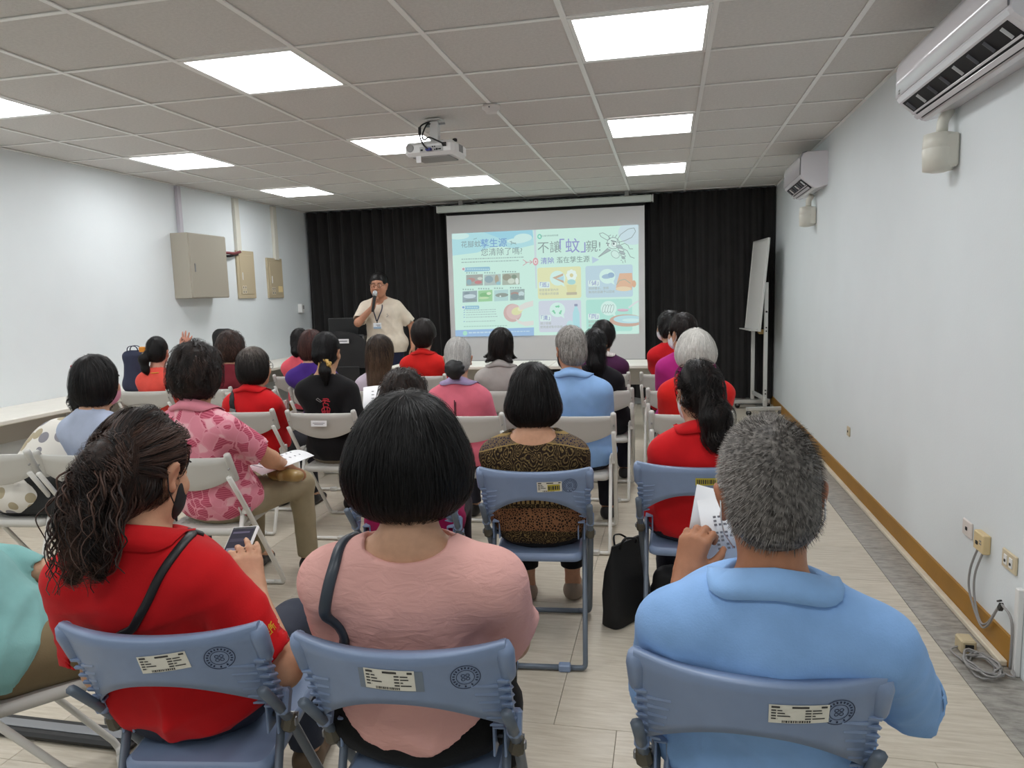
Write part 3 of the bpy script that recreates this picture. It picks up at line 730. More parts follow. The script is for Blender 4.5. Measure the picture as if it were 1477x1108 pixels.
def floor_tile(x0, x1, y0, y1, m, name):
    w, d = round(x1-x0-.0016, 4), round(y1-y0-.0016, 4)
    if w < .01 or d < .01: return
    k = (w, d, m.name)
    if k not in cache: cache[k] = MB().box((0,0,-.003), (w, d, .006), m, bevel=.0012).mesh(name)
    o = bpy.data.objects.new(name, cache[k]); link(o, floor); o.location = ((x0+x1)/2, (y0+y1)/2, 0)
for j in range(-4, 15):
    y0 = -1.055+TS*j; y1 = min(y0+TS, YF); off = 0 if j >= 0 else .215
    floor_tile(1.53, XR, y0, y1, border_m, 'border_tile')
    xs = [1.53]; x = 1.53-TS+off if off else 1.53-TS
    while x > XL: xs.append(x); x -= TS
    xs.append(XL)
    for a, b in zip(xs[1:], xs[:-1]): floor_tile(a, b, y0, y1, tile_m, 'floor_tile')
simple_ceiling = MB().box(((XL+XR)/2, (YB+YF)/2, CEIL+.06), (XR-XL+.1, YF-YB+.1, .08), mat('ceiling_void', (120,115,110), .9)).build('ceiling'); struct(simple_ceiling)
cm = mat('ceiling_board', (215,213,209), .9, bump=.6, bscale=120, var=.05, vscale=60, spec=.2, bdist=.004); tee_m = mat('tee_white', (244,244,241), .35)
LIGHTS = {(-6,0),(-3,0),(0,0),(-6,3),(-3,3),(0,3),(-6,6),(-3,6),(0,6)}
cache2 = {}
for u in range(-7, 3):
    for v in range(-5, 10):
        if (u, v) in LIGHTS: continue
        x0, x1, y0, y1 = max(u*CELL, XL), min((u+1)*CELL, XR), v*CELL, min((v+1)*CELL, 6.05)
        if y1-y0 < .05: continue
        k = (round(x1-x0, 3), round(y1-y0, 3))
        if k not in cache2: cache2[k] = MB().box((0,0,.008), (k[0]-.012, k[1]-.012, .014), cm).mesh('ceiling_tile')
        o = bpy.data.objects.new('ceiling_tile', cache2[k]); link(o, simple_ceiling); o.location = ((x0+x1)/2, (y0+y1)/2, CEIL+.004)
b = MB().box(((XL+XR)/2, (YB-5*CELL)/2, CEIL+.012), (XR-XL, -5*CELL-YB, .016), cm); o = b.build('ceiling_board', simple_ceiling)
for u in range(-6, 3):
    MB().box((u*CELL, (YB+6.05)/2, CEIL), (.025, 6.05-YB, .006), tee_m).build('main_tee', simple_ceiling)
for v in range(-4, 10):
    MB().box(((XL+XR)/2, v*CELL, CEIL+.0005), (XR-XL, .022, .005), tee_m).build('cross_tee', simple_ceiling)
for nm, x in (('trim_1', XL+.012), ('trim_2', XR-.012)): struct(simple(nm, (x, (YB+YF)/2, CEIL-.002), (.024, YF-YB, .006), tee_m))
glow = emit('panel_glow', (251,253,255), PANEL_STRENGTH)
colname = {-6: 'left-hand', -3: 'middle', 0: 'right-hand'}; rown = {0: 'nearest to the viewer', 3: 'halfway to the screen', 6: 'farthest, close to the screen'}
for u, v in sorted(LIGHTS):
    t = thing('ceiling_light', 'lit square ceiling panel, %s in the %s row' % (rown[v], colname[u]), 'light', ((u+.5)*CELL, (v+.5)*CELL, CEIL-.002), 0, 'ceiling light panels')
    w = CELL-.030; f = MB()
    for sx, sy, a, d in ((0,1,w,.018),(0,-1,w,.018),(1,0,.018,w-.036),(-1,0,.018,w-.036)): f.box((sx*(w-.018)/2, sy*(w-.018)/2, .004), (a, d, .012), tee_m)
    f.build('frame', t); MB().box((0,0,.008), (w-.036, w-.036, .006), glow).build('diffuser', t)
for u in (-6,-3,0):       # the same panels go on behind the camera
    for v in (-3,-6):
        ld = bpy.data.lights.new('ceiling_panel_lamp', 'AREA'); ld.shape = 'SQUARE'; ld.size = .59; ld.energy = PANEL_STRENGTH*.59*.59*math.pi*.9; ld.color = (.975,.99,1)
        lo = bpy.data.objects.new('ceiling_panel_lamp', ld); link(lo); lo.location = ((u+.5)*CELL, (v+.5)*CELL, CEIL-.01)
ochre = mat('skirting_ochre', (160,114,34), .5, bump=.2, bscale=60, var=.08, vscale=5)
struct(simple('baseboard_right', (XR-.006, 2.88, .06), (.012, 6.6, .12), ochre)); struct(simple('baseboard_left', (XL+.006, .5, .06), (.012, 11, .12), ochre))
ivory = mat('ivory_plastic', (222,212,190), .45, var=.06, vscale=20)
tag(MB().box((XR-.026, 2.80, .013), (.028, 6.4, .024), ivory, bevel=.004).build('cable_channel'), 'ivory cable channel on the floor along the ochre skirting', 'cable channel')
# ---------------------------------------------------------------- black stage curtains
drape = mat('drape_black', (38,37,37), .9, bump=.2, bscale=300, var=.12, vscale=6, spec=.2, sheen=.1)
def curtain(name, x0, x1, label, z0=.10, z1=CEIL-.012):
    n = int((x1-x0)/.012); rows = []
    for zi, z in enumerate(np.linspace(z0, z1, 14)):
        t = (z-z0)/(z1-z0); row = []; rb = []
        for i in range(n+1):
            x = x0+(x1-x0)*i/n; ph = 2*math.pi*x/.155
            a = .042*(.75+.35*math.sin(x*3.1+1))*(1-.15*t)
            y = 6.03+a*math.sin(ph+.9*math.sin(x*2.3)+.25*math.sin(z*2+x*5))+.012*math.sin(ph*2.1+z*1.5)
            row.append((x+.012*math.sin(z*1.7+x*9)*(1-t), y, z)); rb.append((x, y+.010, z))
        rows.append(row+rb[::-1])
    b = MB(); b.grid(rows, drape, close=True); b.grid([rows[-1], rows[-1][::-1]], drape); b.grid([rows[0][::-1], rows[0]], drape)
    o = b.build(name); return tag(o, label, 'curtain', 'black stage curtains')
curtain('stage_curtain', XL+.01, -1.36, 'pleated black curtain hanging left of the screen, behind the speaker')
curtain('stage_curtain', -1.34, XR-.01, 'pleated black curtain hanging right of the screen, behind the whiteboard')
# ---------------------------------------------------------------- projection screen and its slide
white_plastic = mat('white_plastic', (226,226,224), .35); blackp = mat('black_plastic', (22,22,23), .45, bump=.1, bscale=300)
steel = mat('brushed_steel', (150,152,155), .35, .8); grey_pl = mat('grey_plastic', (150,150,148), .5)
scr = thing('projection_screen', 'large pull-down screen showing the mosquito breeding-site slide', 'screen', (-1.085, 5.78, 0))
MB().box((-.005, -.03, 2.585), (2.72, .085, .082), mat('screen_case', (205,212,206), .4), bevel=.012).build('case', scr)
b = MB()
for s in (-1,1): b.box((s*1.362, -.03, 2.585), (.012, .09, .088), white_plastic, bevel=.003)
b.build('case_end_cap', scr)
for s in (-1,1): MB().box((s*1.05, -.03, 2.652), (.05, .05, .062), grey_pl).build('ceiling_bracket', scr)
b = MB(); b.box((0, .0, 2.53), (2.50, .004, .05), mat('screen_black', (14,14,14), .9)); b.build('black_band', scr)
MB().box((0, .0, 1.57), (2.52, .003, 1.88), mat('screen_fabric', (214,214,214), .9)).build('fabric', scr)
MB().box((0, 0, .62), (2.52, .022, .024), grey_pl, bevel=.006).build('bottom_bar', scr)
SL = MB(); SX0, SX1, SZ0, SZ1 = -2.28+1.085, .100+1.085, .945, 2.278
layer = [0]
def sm_(col):
    c = tuple(int(a*.58+b2*.42) for a, b2 in zip(col, (206,236,226)))   # a projector in a lit room: washed-out colours
    return emit('slide_%d_%d_%d' % c, c, .93)
def suv(zx, zy):
    u, v = .5, .5
    for _ in range(4):
        xl = 60+30*v; yt = 235-75*u; yb = 925-25*u; u = (zx-xl)/(1327-xl); v = (zy-yt)/(yb-yt)
    return u, v
def sp(u, v, L): return (SX0+(SX1-SX0)*u, -.0025-L*.00008, SZ1+(SZ0-SZ1)*v)
def spoly(pts, col, uv=False):
    layer[0] += 1; P = [(min(1, max(0, a)), min(1, max(0, b2))) for a, b2 in (p if uv else suv(*p) for p in pts)]
    SL.add([sp(u, v, layer[0]) for u, v in P], [tuple(range(len(P)))[::-1]], sm_(col))
def sround(x0, y0, x1, y1, r, col):
    u0, v0 = suv(x0, y0); u1, v1 = suv(x1, y1); ru = r/1267; rv = r/700; P = []
    for cx, cy, a0 in ((u1-ru, v1-rv, 0), (u0+ru, v1-rv, 90), (u0+ru, v0+rv, 180), (u1-ru, v0+rv, 270)):
        for k in range(5): a = math.radians(a0+22.5*k); P.append((cx+ru*math.cos(a), cy+rv*math.sin(a)))
    spoly(P, col, True)
def sell(cx, cy, rx, ry, col, a=0, n=24):
    spoly([(cx+rx*math.cos(t)*math.cos(a)-ry*math.sin(t)*math.sin(a), cy+rx*math.cos(t)*math.sin(a)+ry*math.sin(t)*math.cos(a)) for t in np.linspace(0, 2*math.pi, n, endpoint=False)], col)
def sline(pts, w, col):
    layer[0] += 1; P = [(min(1, max(0, a)), min(1, max(0, b2))) for a, b2 in (suv(*p) for p in pts)]; wu, wv = w/1267, w/700
    for (u0, v0), (u1, v1) in zip(P[:-1], P[1:]):
        dx, dy = (u1-u0)*1.79, v1-v0; L = math.hypot(dx, dy)+1e-9; nx, ny = -dy/L, dx/L
        q = [(u0+nx*wu/2, v0+ny*wv/2), (u1+nx*wu/2, v1+ny*wv/2), (u1-nx*wu/2, v1-ny*wv/2), (u0-nx*wu/2, v0-ny*wv/2)]
        SL.add([sp(u, v, layer[0]) for u, v in q]*1, [(3,2,1,0)], sm_(col)); SL.add([sp(u, v, layer[0]) for u, v in q], [(0,1,2,3)], sm_(col))
def stext(body, cx, cy, h, col, bold=0.0, align='CENTER', sx=1.0):
    layer[0] += 1; V, F = text_geo(body, 1.0, bold, align); u, v = suv(cx, cy); s = h/700*(SZ1-SZ0)
    x0, y0, z0 = sp(u, v, layer[0])
    SL.add([(x0+p.x*s*sx, y0, z0+p.y*s) for p in V], F, sm_(col))
MINT = (203,240,226)
spoly([(0,0),(1,0),(1,1),(0,1)], MINT, True)
spoly([(0,0),(.447,0),(.452,.14),(.36,.17),(.24,.13),(.14,.19),(0,.21)], (158,214,232), True)
spoly([(.18,0),(.447,0),(.449,.07),(.36,.10),(.26,.06)], (128,196,230), True)
for e in ((110,250,75,22),(560,255,62,28),(520,275,70,18)): sell(*e, (205,236,238), a=-.06)
spoly([(.452,0),(.466,0),(.462,.55),(.456,.55)], (205,208,224), True)
stext('花腳蚊', 197, 305, 47, (92,98,110)); stext('孳生源', 357, 296, 62, (74,120,200), .012); stext('您清除了嗎?', 412, 352, 54, (88,94,106))
for yy, x1 in ((403,560),(424,520)):
    x = 130
    while x < x1: w = random.choice((9,13,18)); sline([(x,yy-(x-130)*.045),(x+w,yy-(x+w-130)*.045)], 6, (132,150,152)); x += w+4
sline([(560,400),(590,420),(560,440)], 4, (205,110,130)); sline([(575,418),(622,416)], 4, (205,110,130)); sline([(606,404),(624,416),(606,430)], 4, (205,110,130))
sline([(215,270),(240,262)], 3, (80,95,110)); sline([(470,280),(515,298)], 4, (90,110,120)); sline([(478,298),(512,288)], 3, (90,110,120)); sline([(482,276),(478,304)], 3, (90,110,120))
for x0, y0, x1 in ((150,468,333),(150,725,258)):
    sround(x0, y0-10, x1, y0+10, 9, (112,165,205)); sell(x0-5, y0, 14, 13, (230,238,240)); sell(x0-5, y0, 9, 8, (190,110,130) if y0 < 500 else (90,130,200))
    x = x0+20
    while x < x1-15: sline([(x,y0),(x+12,y0)], 8, (180,215,230)); x += 16
def caption(x, y, n):
    for k in range(n): sline([(x+k*17,y),(x+10+k*17,y)], 9, (130,150,150))
pics = [(165,505,283,578,(140,130,128),[((200,540,30,14),(170,90,90)),((250,555,26,12),(190,70,80)),((185,555,18,20),(110,140,160)),((262,530,18,10),(205,200,190))]),
 (292,503,408,574,(158,168,170),[((325,535,30,24),(110,130,150)),((380,535,14,32),(150,120,95)),((392,560,16,12),(120,170,190))]),
 (418,494,538,570,(150,150,135),[((450,520,30,22),(120,105,85)),((480,545,24,18),(205,205,190)),((500,515,18,14),(90,100,80)),((520,545,12,22),(230,232,225))]),
 (140,616,242,690,(120,130,150),[((190,650,44,14),(195,205,222)),((200,676,42,8),(105,112,120)),((170,630,20,8),(90,100,120))]),
 (250,610,350,684,(130,190,120),[((300,640,40,16),(90,160,80)),((290,660,36,8),(185,215,150)),((325,630,16,10),(220,235,190))]),
 (362,606,460,680,(165,200,205),[((415,640,48,14),(110,110,105)),((405,648,6,5),(235,240,240))]),
 (472,602,572,674,(128,138,142),[((505,630,28,12),(150,90,85)),((505,650,28,20),(95,105,115)),((550,630,20,16),(190,205,215)),((550,655,18,14),(100,112,122))])]
for x0, y0, x1, y1, bg, es in pics:
    spoly([(x0,y0+2),(x1,y0-5),(x1,y1-3),(x0,y1+3)], bg); caption(x0, y0-12, int((x1-x0)/20))
    for (cx, cy, rx, ry), c in es: sell(cx, cy, min(rx, cx-x0, x1-cx), min(ry, cy-y0-1, y1-cy-1), c, a=-.05)
for k, y in enumerate((745,760,776,793,822)):
    sline([(148,y),(158,y-3)], 5, (110,140,190)); x = 166
    while x < (370 if k != 3 else 375): w = random.choice((8,12,16)); sline([(x,y-(x-150)*.035),(x+w,y-(x+w-150)*.035)], 5, (150,168,172)); x += w+4
x = 150
while x < 450: sline([(x,855-(x-150)*.03),(x+14,855-(x-136)*.03)], 5, (140,175,165)); x += 18
sell(490,760,62,62,(206,140,140)); sell(500,752,52,52,(222,165,165))
sell(520,748,38,26,(230,215,140), a=-.3); sell(545,735,20,14,(245,232,180))
spoly([(530,715),(575,690),(632,675),(632,712),(600,722),(545,742)], (232,212,212)); spoly([(510,800),(560,820),(634,812),(634,842),(580,850),(530,830)], (235,216,214))
spoly([(90,880),(637,858),(637,914),(93,924)], (124,160,226)); sell(160,900,16,16,(150,220,190))
x = 185
while x < 600: w = random.choice((12,18,24)); sline([(x,897-(x-180)*.03),(x+w,897-(x+w-180)*.03)], 9 if x < 330 else 6, (190,210,242)); x += w+5
# right half
sell(1290,215,92,80,(202,216,236)); 
sell(676,246,15,17,(70,190,160)); sell(676,246,8,9,MINT); stext('衛生福利部疾病管制署', 742, 240, 12, (95,120,120), .004); 
stext('不讓', 742, 322, 82, (98,106,112)); stext('「蚊」', 897, 312, 100, (112,100,190), .004); stext('親!', 1035, 312, 82, (98,106,112))
sell(648,413,19,26,(225,120,140)); sell(648,413,11,15,(250,225,225)); sell(649,414,5,7,(205,90,115))
stext('清除', 728, 410, 46, (112,105,190), .012); stext('潛在孳生源', 900, 400, 44, (100,112,116), .008)
spoly([(1025,376),(1072,396),(1028,422)], (176,188,226))
LN = (112,116,124)   # the line-drawn mosquito
sell(1165,285,42,40,LN); sell(1165,285,38,36,(214,240,232)); sell(1172,290,18,20,(238,246,244)); sell(1172,290,18,20,LN); sell(1172,291,15,17,(240,248,246)); sell(1168,288,7,9,(70,74,82)); sell(1132,297,9,10,(240,248,246)); sell(1130,298,5,6,(70,74,82))
sline([(1150,268),(1185,276)], 7, (80,82,90)); sline([(1118,286),(1140,288)], 6, (80,82,90))
spoly([(1128,318),(1150,330),(1072,380),(1066,378)], (150,156,164)); sline([(1130,318),(1068,378),(1150,332)], 4, LN)
for p in ([(1190,262),(1215,225),(1262,190),(1300,182),(1310,205),(1285,245),(1240,268),(1195,280)], [(1125,265),(1085,242),(1075,222),(1098,216),(1130,235),(1146,255)]): sline(p+[p[0]], 4, LN)
for p in ([(1205,300),(1240,285),(1262,300),(1270,322),(1292,322)], [(1225,318),(1255,335),(1275,375),(1302,385)], [(1140,262),(1136,238),(1150,230)], [(1160,250),(1165,232)], [(1175,250),(1190,228)]): sline(p, 4, LN)
for k, (cx, cy, rx, ry) in enumerate(((1205,310,22,12),(1215,330,22,11),(1222,350,21,10),(1228,368,18,9),(1230,384,13,7))): sell(cx, cy, rx, ry, LN, a=.3); sell(cx, cy-1, rx-4, ry-4, (214,236,230) if k % 2 else (150,156,164), a=.3)
sell(1178,360,30,24,LN, a=.7); sell(1178,360,27,21,(214,240,232), a=.7); sline([(1212,400),(1222,398)], 4, LN); sline([(1240,395),(1243,415)], 4, LN); sline([(1225,405),(1227,418)], 4, LN)
cards = [(660,455,955,655,(238,224,158)),(982,440,1290,645,(180,200,226)),(668,678,955,885,(208,200,228)),(985,668,1285,880,(158,222,208))]
for c in cards: sround(*c[:4], 14, c[4])
for cx, cy in ((797,523),(1125,508),(795,737),(1133,725)): sell(cx, cy, 52, 50, (216,244,238)); spoly([(cx+18,cy+40),(cx+40,cy+30),(cx+48,cy+58)], (216,244,238))
for (x, y), ch, ls in zip(((708,570),(1038,556),(715,795),(1036,783)), ('巡','倒','清','刷'), (('檢查居家室內外','可能積水的容器'),('倒掉積水，並將','無用的容器予以回收'),('減少容器','使用過或暫存容器'),('刷除容器上的','蟲卵後再使用'))):
    sround(x-38, y-20, x+38, y+20, 8, (226,240,240)); stext('「'+ch+'」', x, y, 34, (104,96,180), .012)
    for k, l in enumerate(ls): stext(l, x-36, y+37+k*25, 19, (150,146,140), .004, 'LEFT')
spoly([(762,520),(835,490),(835,505),(790,525),(838,540),(838,556)], (200,140,110)); spoly([(790,524),(838,508),(838,540)], (160,205,230))
for k in range(8): a = k*math.pi/4; sell(890+24*math.cos(a), 503+26*math.sin(a), 13, 14, (244,250,246))
sell(890,503,12,13,(222,190,120)); sell(890,548,28,18,(150,205,210)); spoly([(855,568),(925,568),(918,622),(864,622)], (232,208,130)); sround(856,618,926,634,4,(180,150,120))
sell(1125,508,36,16,(140,165,205), a=-.15); sell(1150,500,22,18,(120,148,195))
spoly([(1205,488),(1285,484),(1290,545),(1282,600),(1180,600),(1185,560)], (232,150,112)); sell(1230,592,50,16,(246,196,150)); sell(1297,558,14,24,(226,138,100)); sline([(1185,565),(1205,535),(1240,528),(1275,555)], 5, (150,150,130))
for k in range(3):
    a = k*2*math.pi/3-math.pi/2; pts = [(795+r*math.cos(a+t), 740+r*math.sin(a+t)) for r, t in ((32,-.55),(34,.25),(40,.25),(28,.62),(16,.30),(21,.22),(20,-.45))]; spoly(pts, (96,190,140))
spoly([(912,712),(926,712),(942,760),(945,880),(896,880),(898,760)], (158,214,232)); sround(908,697,930,712,3,(110,100,150)); sell(880,850,26,40,(180,222,232))
for k in range(4): sell(1104+k*17, 728, 11, 30, (120,130,135), a=.25); sell(1104+k*17, 728, 8, 27, (226,244,240), a=.25)
sell(1225,738,36,9,(205,130,165)); sell(1225,734,36,6,(225,160,190)); sline([(1262,722),(1300,690),(1325,675)], 12, (226,214,224))
sell(1250,808,112,42,(200,130,110)); sell(1262,800,98,28,(170,215,230)); sell(1280,806,60,12,(205,236,240))
SL.build('projected_slide', scr)
# ---------------------------------------------------------------- folding chairs
bluep = mat('blue_chair_plastic', (130,148,178), .38, bump=.08, bscale=500, var=.05, vscale=12); bframe = mat('blue_grey_frame', (104,114,126), .42, .2)
wplas = mat('white_chair_plastic', (198,196,190), .42, bump=.05, bscale=500); wframe = mat('white_chair_frame', (222,220,214), .35)
dark_ink = mat('emblem_ink', (34,48,78), .6); knobm = mat('olive_knob', (86,80,66), .5)
def post_y(z): return (.80-z)*.464
def back_y(x, z): q = min(1, (x/.225)**2); return post_y(z)*(.6+.4*q)-.060*(1-q)-.012
def on_back(x, z, off=.0008):
    e = .002; n = Vector((-(back_y(x+e,z)-back_y(x-e,z))/(2*e), 1, -(back_y(x,z+e)-back_y(x,z-e))/(2*e))).normalized()
    return Vector((x, back_y(x,z), z))-n*off
def frame_parts(t, m, hing, zt, drop):
    for s in (-1,1):
        pts = fillet([(s*.222,0,zt),(s*.222,post_y(.52),.52),(s*.205,.47,.045)], .12)+fillet([(s*.205,.47,.045),(s*.200,.485,.014),(s*.15,.485,.014)], .03, 4)[1:]
        MB().tube(pts, .0135, m, 8, flat=.8).build('leg', t)
        pts = fillet([(s*.196,.155,.54),(s*.196,-.02,.050),(s*.196,-.03,.014),(s*.14,-.03,.014)], .035, 4)
        MB().tube(pts, .0125, m, 8, flat=.85).build('leg', t)
    MB().tube([(-.15,.485,.014),(.15,.485,.014)], .0135, m, 8, flat=.8).build('floor_bar', t)
    rb = MB().tube([(-.14,-.03,.014),(.14,-.03,.014)], .0125, m, 8, flat=.85).build('floor_bar', t)
    for s in (-1,1): MB().box((s*.11,-.03,.015), (.05,.034,.030), hing, bevel=.005).build('floor_pad', rb)
def seat_part(t, m, perf):
    b = MB(); z = .445
    def out(k, n=32, r=.07):
        w, d = .185, .20; P = []
        for cx, cy, a0 in ((w-r,d-r,0),(-w+r,d-r,90),(-w+r*.6,-d+r*.6,180),(w-r*.6,-d+r*.6,270)):
            rr = r if a0 < 180 else r*.6
            for q in range(7): a = math.radians(a0+15*q); P.append((cx+(rr-k)*math.cos(a), .275+cy+(rr-k)*math.sin(a)))
        return P
    o0, o1 = out(0), out(.012)
    f = lambda y: .010*((y-.275)/.2)
    if perf:   # top plate with rows of real holes
        nx, ny = 9, 9; x0, x1, y0, y1 = -.145, .145, .13, .41; cw, cd = (x1-x0)/nx, (y1-y0)/ny
        for i in range(nx):
            for j in range(ny):
                cx, cy = x0+cw*(i+.5), y0+cd*(j+.5); sq = [(cx+cw/2*math.copysign(min(1,abs(math.cos(a))*1.4143),math.cos(a)), cy+cd/2*math.copysign(min(1,abs(math.sin(a))*1.4143),math.sin(a))) for a in [k*math.pi/4+math.pi/8*0 for k in range(8)]]
                ci = [(cx+.0085*math.cos(k*math.pi/4), cy+.0055*math.sin(k*math.pi/4)) for k in range(8)]
                vs = [(x,y,z+f(y)) for x,y in sq]+[(x,y,z+f(y)) for x,y in ci]+[(x,y,z-.014+f(y)) for x,y in ci]
                b.add(vs, [(k,(k+1)%8,8+(k+1)%8,8+k) for k in range(8)]+[(8+k,8+(k+1)%8,16+(k+1)%8,16+k) for k in range(8)], m)
        ring = [(x0,y0)]*7; n = len(o1); inn = [(min(max(x,x0),x1), min(max(y,y0),y1)) for x,y in o1]
        b.add([(x,y,z+f(y)) for x,y in inn]+[(x,y,z+f(y)) for x,y in o1], [(k,(k+1)%n,n+(k+1)%n,n+k)[::-1] for k in range(n)], m)
        b.grid([[(x,y,z+f(y)) for x,y in o1],[(x,y,z-.008+f(y)) for x,y in o0],[(x,y,z-.032+f(y)) for x,y in o0],[(x,y,z-.034+f(y)) for x,y in o1],[(x*.94,y,z-.016+f(y)) for x,y in o1]], m, close=True)
    else:
        n = len(o1); b.grid([[(x,y,z+f(y)) for x,y in o1],[(x,y,z-.008+f(y)) for x,y in o0],[(x,y,z-.030+f(y)) for x,y in o0],[(x,y,z-.034+f(y)) for x,y in o1]][::-1], m, close=True)
        b.add([(x*.5,.275+(y-.275)*.5,z-.006) for x,y in o1]+[(x,y,z+f(y)) for x,y in o1], [tuple(range(n))]+[(k,(k+1)%n,n+(k+1)%n,n+k)[::-1] for k in range(n)], m, True)
        b.add([(x,y,z-.033+f(y)) for x,y in o1], [tuple(range(n))[::-1]], m)
    b.build('seat', t)
def blue_chair():
    t = thing('folding_chair', 'blue folding chair', 'chair', (0,0,0), 0, 'blue plastic folding chairs')
    frame_parts(t, bframe, bluep, .66, 0); seat_part(t, bluep, False)
    b = MB(); rows = []
    for i in range(25):
        u = -1+2*i/24; x = .226*u; zt = .800+.010*abs(u)**4; zb = .692-.122*abs(u)**2.2; th = .012
        B = [on_back(x, zb+(zt-zb)*k/6, 0) for k in range(7)]
        lip = .030*(1-.3*abs(u)**3)
        rows.append(B+[Vector((x, B[-1].y+.006, zt+.006)), Vector((x, B[-1].y+lip, zt+.004)), Vector((x, B[-1].y+lip, zt-.008)), Vector((x, B[-1].y+th+.002, zt-.014))]+[Vector((p.x, p.y+th, p.z)) for p in B[-2::-1]])
    b.grid(rows, bluep, close=True); n = len(rows[0]); b.add(rows[0], [tuple(range(n))], bluep); b.add(rows[-1], [tuple(range(n))[::-1]], bluep)
    b.build('backrest', t)
    for s in (-1,1):
        c = MB(); d = Vector((0, .464, -1)).normalized(); top = Vector((s*.222, -.006, .805))
        c.tube([top, top+d*.02, top+d*.085, top+d*.10], [.016,.021,.019,.012], bluep, 10)
        for k in range(6):   # moulded cooling-fin ribs
            p = Vector((s*.217, post_y(.712-.023*k)-.003, .712-.023*k))
            c.box(p-Vector((s*.003,.006,0)), (.030, .050, .009), bluep, R=rotx(-.43), bevel=.004)
            L = .052-.005*k; q = on_back(s*.17, p.z+.006, 0); e = on_back(s*(.205-L), p.z+.012, .0005)
            c.add([Vector((s*.203, p.y-.026, p.z)), e, Vector((s*.205, p.y+.010, p.z-.001)), Vector((s*.203, p.y-.026, p.z-.006)), e-Vector((0,0,.004)), Vector((s*.205, p.y+.010, p.z-.007))],
                  [(0,1,2),(5,4,3),(0,3,4,1),(1,4,5,2),(2,5,3,0)], bluep)
        p = Vector((s*.222, post_y(.575), .575)); c.box(p, (.032,.034,.058), bluep, R=rotx(-.43), bevel=.007)
        c.build('side_bracket', t)
        h = MB(); h.box((s*.196,.150,.520), (.006,.062,.075), bluep, bevel=.002); h.box((s*.196-s*.026,.150,.520), (.006,.062,.075), bluep, bevel=.002)
        h.box((s*.196-s*.013,.176,.520), (.026,.008,.075), bluep, bevel=.002); h.box((s*.184,.135,.556), (.030,.05,.006), bluep, bevel=.002)
        h.tube([(s*.165,.150,.515),(s*.236,.150,.515)], .006, steel, 8); h.build('hinge_bracket', t)
        k = MB(); k.box((s*.222,.128,.508), (.036,.030,.046), knobm, R=roty(.25*s), bevel=.010); k.box((s*.240,.126,.512), (.008,.014,.020), steel, bevel=.003); k.build('link_knob', t)
    e = MB()
    def ring(r0, r1, cx=.145, cz=.748, n=32, a0=0, a1=2*math.pi):
        A = np.linspace(a0, a1, n+1)
        e.grid([[on_back(cx+r*math.cos(a), cz+r*math.sin(a)) for a in A] for r in (r1, r0)], dark_ink)
    ring(.0275,.0292); ring(.0165,.0178)
    for k in range(22):
        a = 2*math.pi*k/22
        if 3.9 < a < 5.5 and k % 2: continue
        ring(.0205,.0250, n=2, a0=a, a1=a+.14)
    for sx in (-1,1):
        for sz in (-1,1): ring(.0028,.0042, .145+sx*.0045, .748+sz*.0045, 12)
    e.build('round_emblem', t); return t
def sticker(t, cx, cz, w, h, yellow=False, tilt=0.0, grey=False):
    b = MB(); paper = mat('label_paper', (232,228,214), .7); yel = mat('label_yellow', (196,180,60), .6); ink = mat('label_ink', (60,58,56), .7); tape = mat('tape_grey', (120,132,146), .5)
    ct, st = math.cos(tilt), math.sin(tilt)
    def R(x0, z0, x1, z1, m, off, n=6):
        b.grid([[on_back(cx+(x0+(x1-x0)*i/n)*ct-z*st, cz+(x0+(x1-x0)*i/n)*st+z*ct, off) for i in range(n+1)] for z in (z1, z0)], m)
    if grey: R(-w*.62, -h*.55, w*.66, h*.45, tape, .0006)
    R(-w/2, -h/2, w/2, h/2, paper if not yellow == 'only' else yel, .0012)
    rr = random.Random(3)
    if yellow == 'only':
        x = -w*.44
        while x < w*.40: q = rr.uniform(.003,.007); R(x, -h*.30, x+q, h*.30, ink, .0018, 1); x += q+.003
        b.build('sticker', t); return
    R(-w*.46, h*.33, -w*.32, h*.43, ink, .0018, 1); R(-w*.12, h*.33, w*.16, h*.43, ink, .0018, 2); R(w*.36, h*.33, w*.46, h*.43, ink, .0018, 1)
    for k in range(4):
        z = h*(.17-.15*k); R(-w*.46, z, -w*.38, z+h*.07, ink, .0018, 1); R(-w*.36, z, -w*(.36-.34*rr.random()), z+h*.06, ink, .0018, 2)
        R(w*.10, z, w*.20, z+h*.07, ink, .0018, 1); R(w*.22, z, w*(.26+.2*rr.random()), z+h*.06, ink, .0018, 1)
    x = -w*.28
    while x < w*.2: q = rr.uniform(.001,.0035); R(x, -h*.46, x+q, -h*.34, ink, .0018, 1); x += q+.0015
    if yellow:
        R(-w*.08, -h*.40, w*.42, h*.24, yel, .0024, 3); x = -w*.05
        while x < w*.38: q = rr.uniform(.003,.008); R(x, -h*.28, x+q, h*.10, ink, .003, 1); x += q+.003
    b.build('sticker', t)
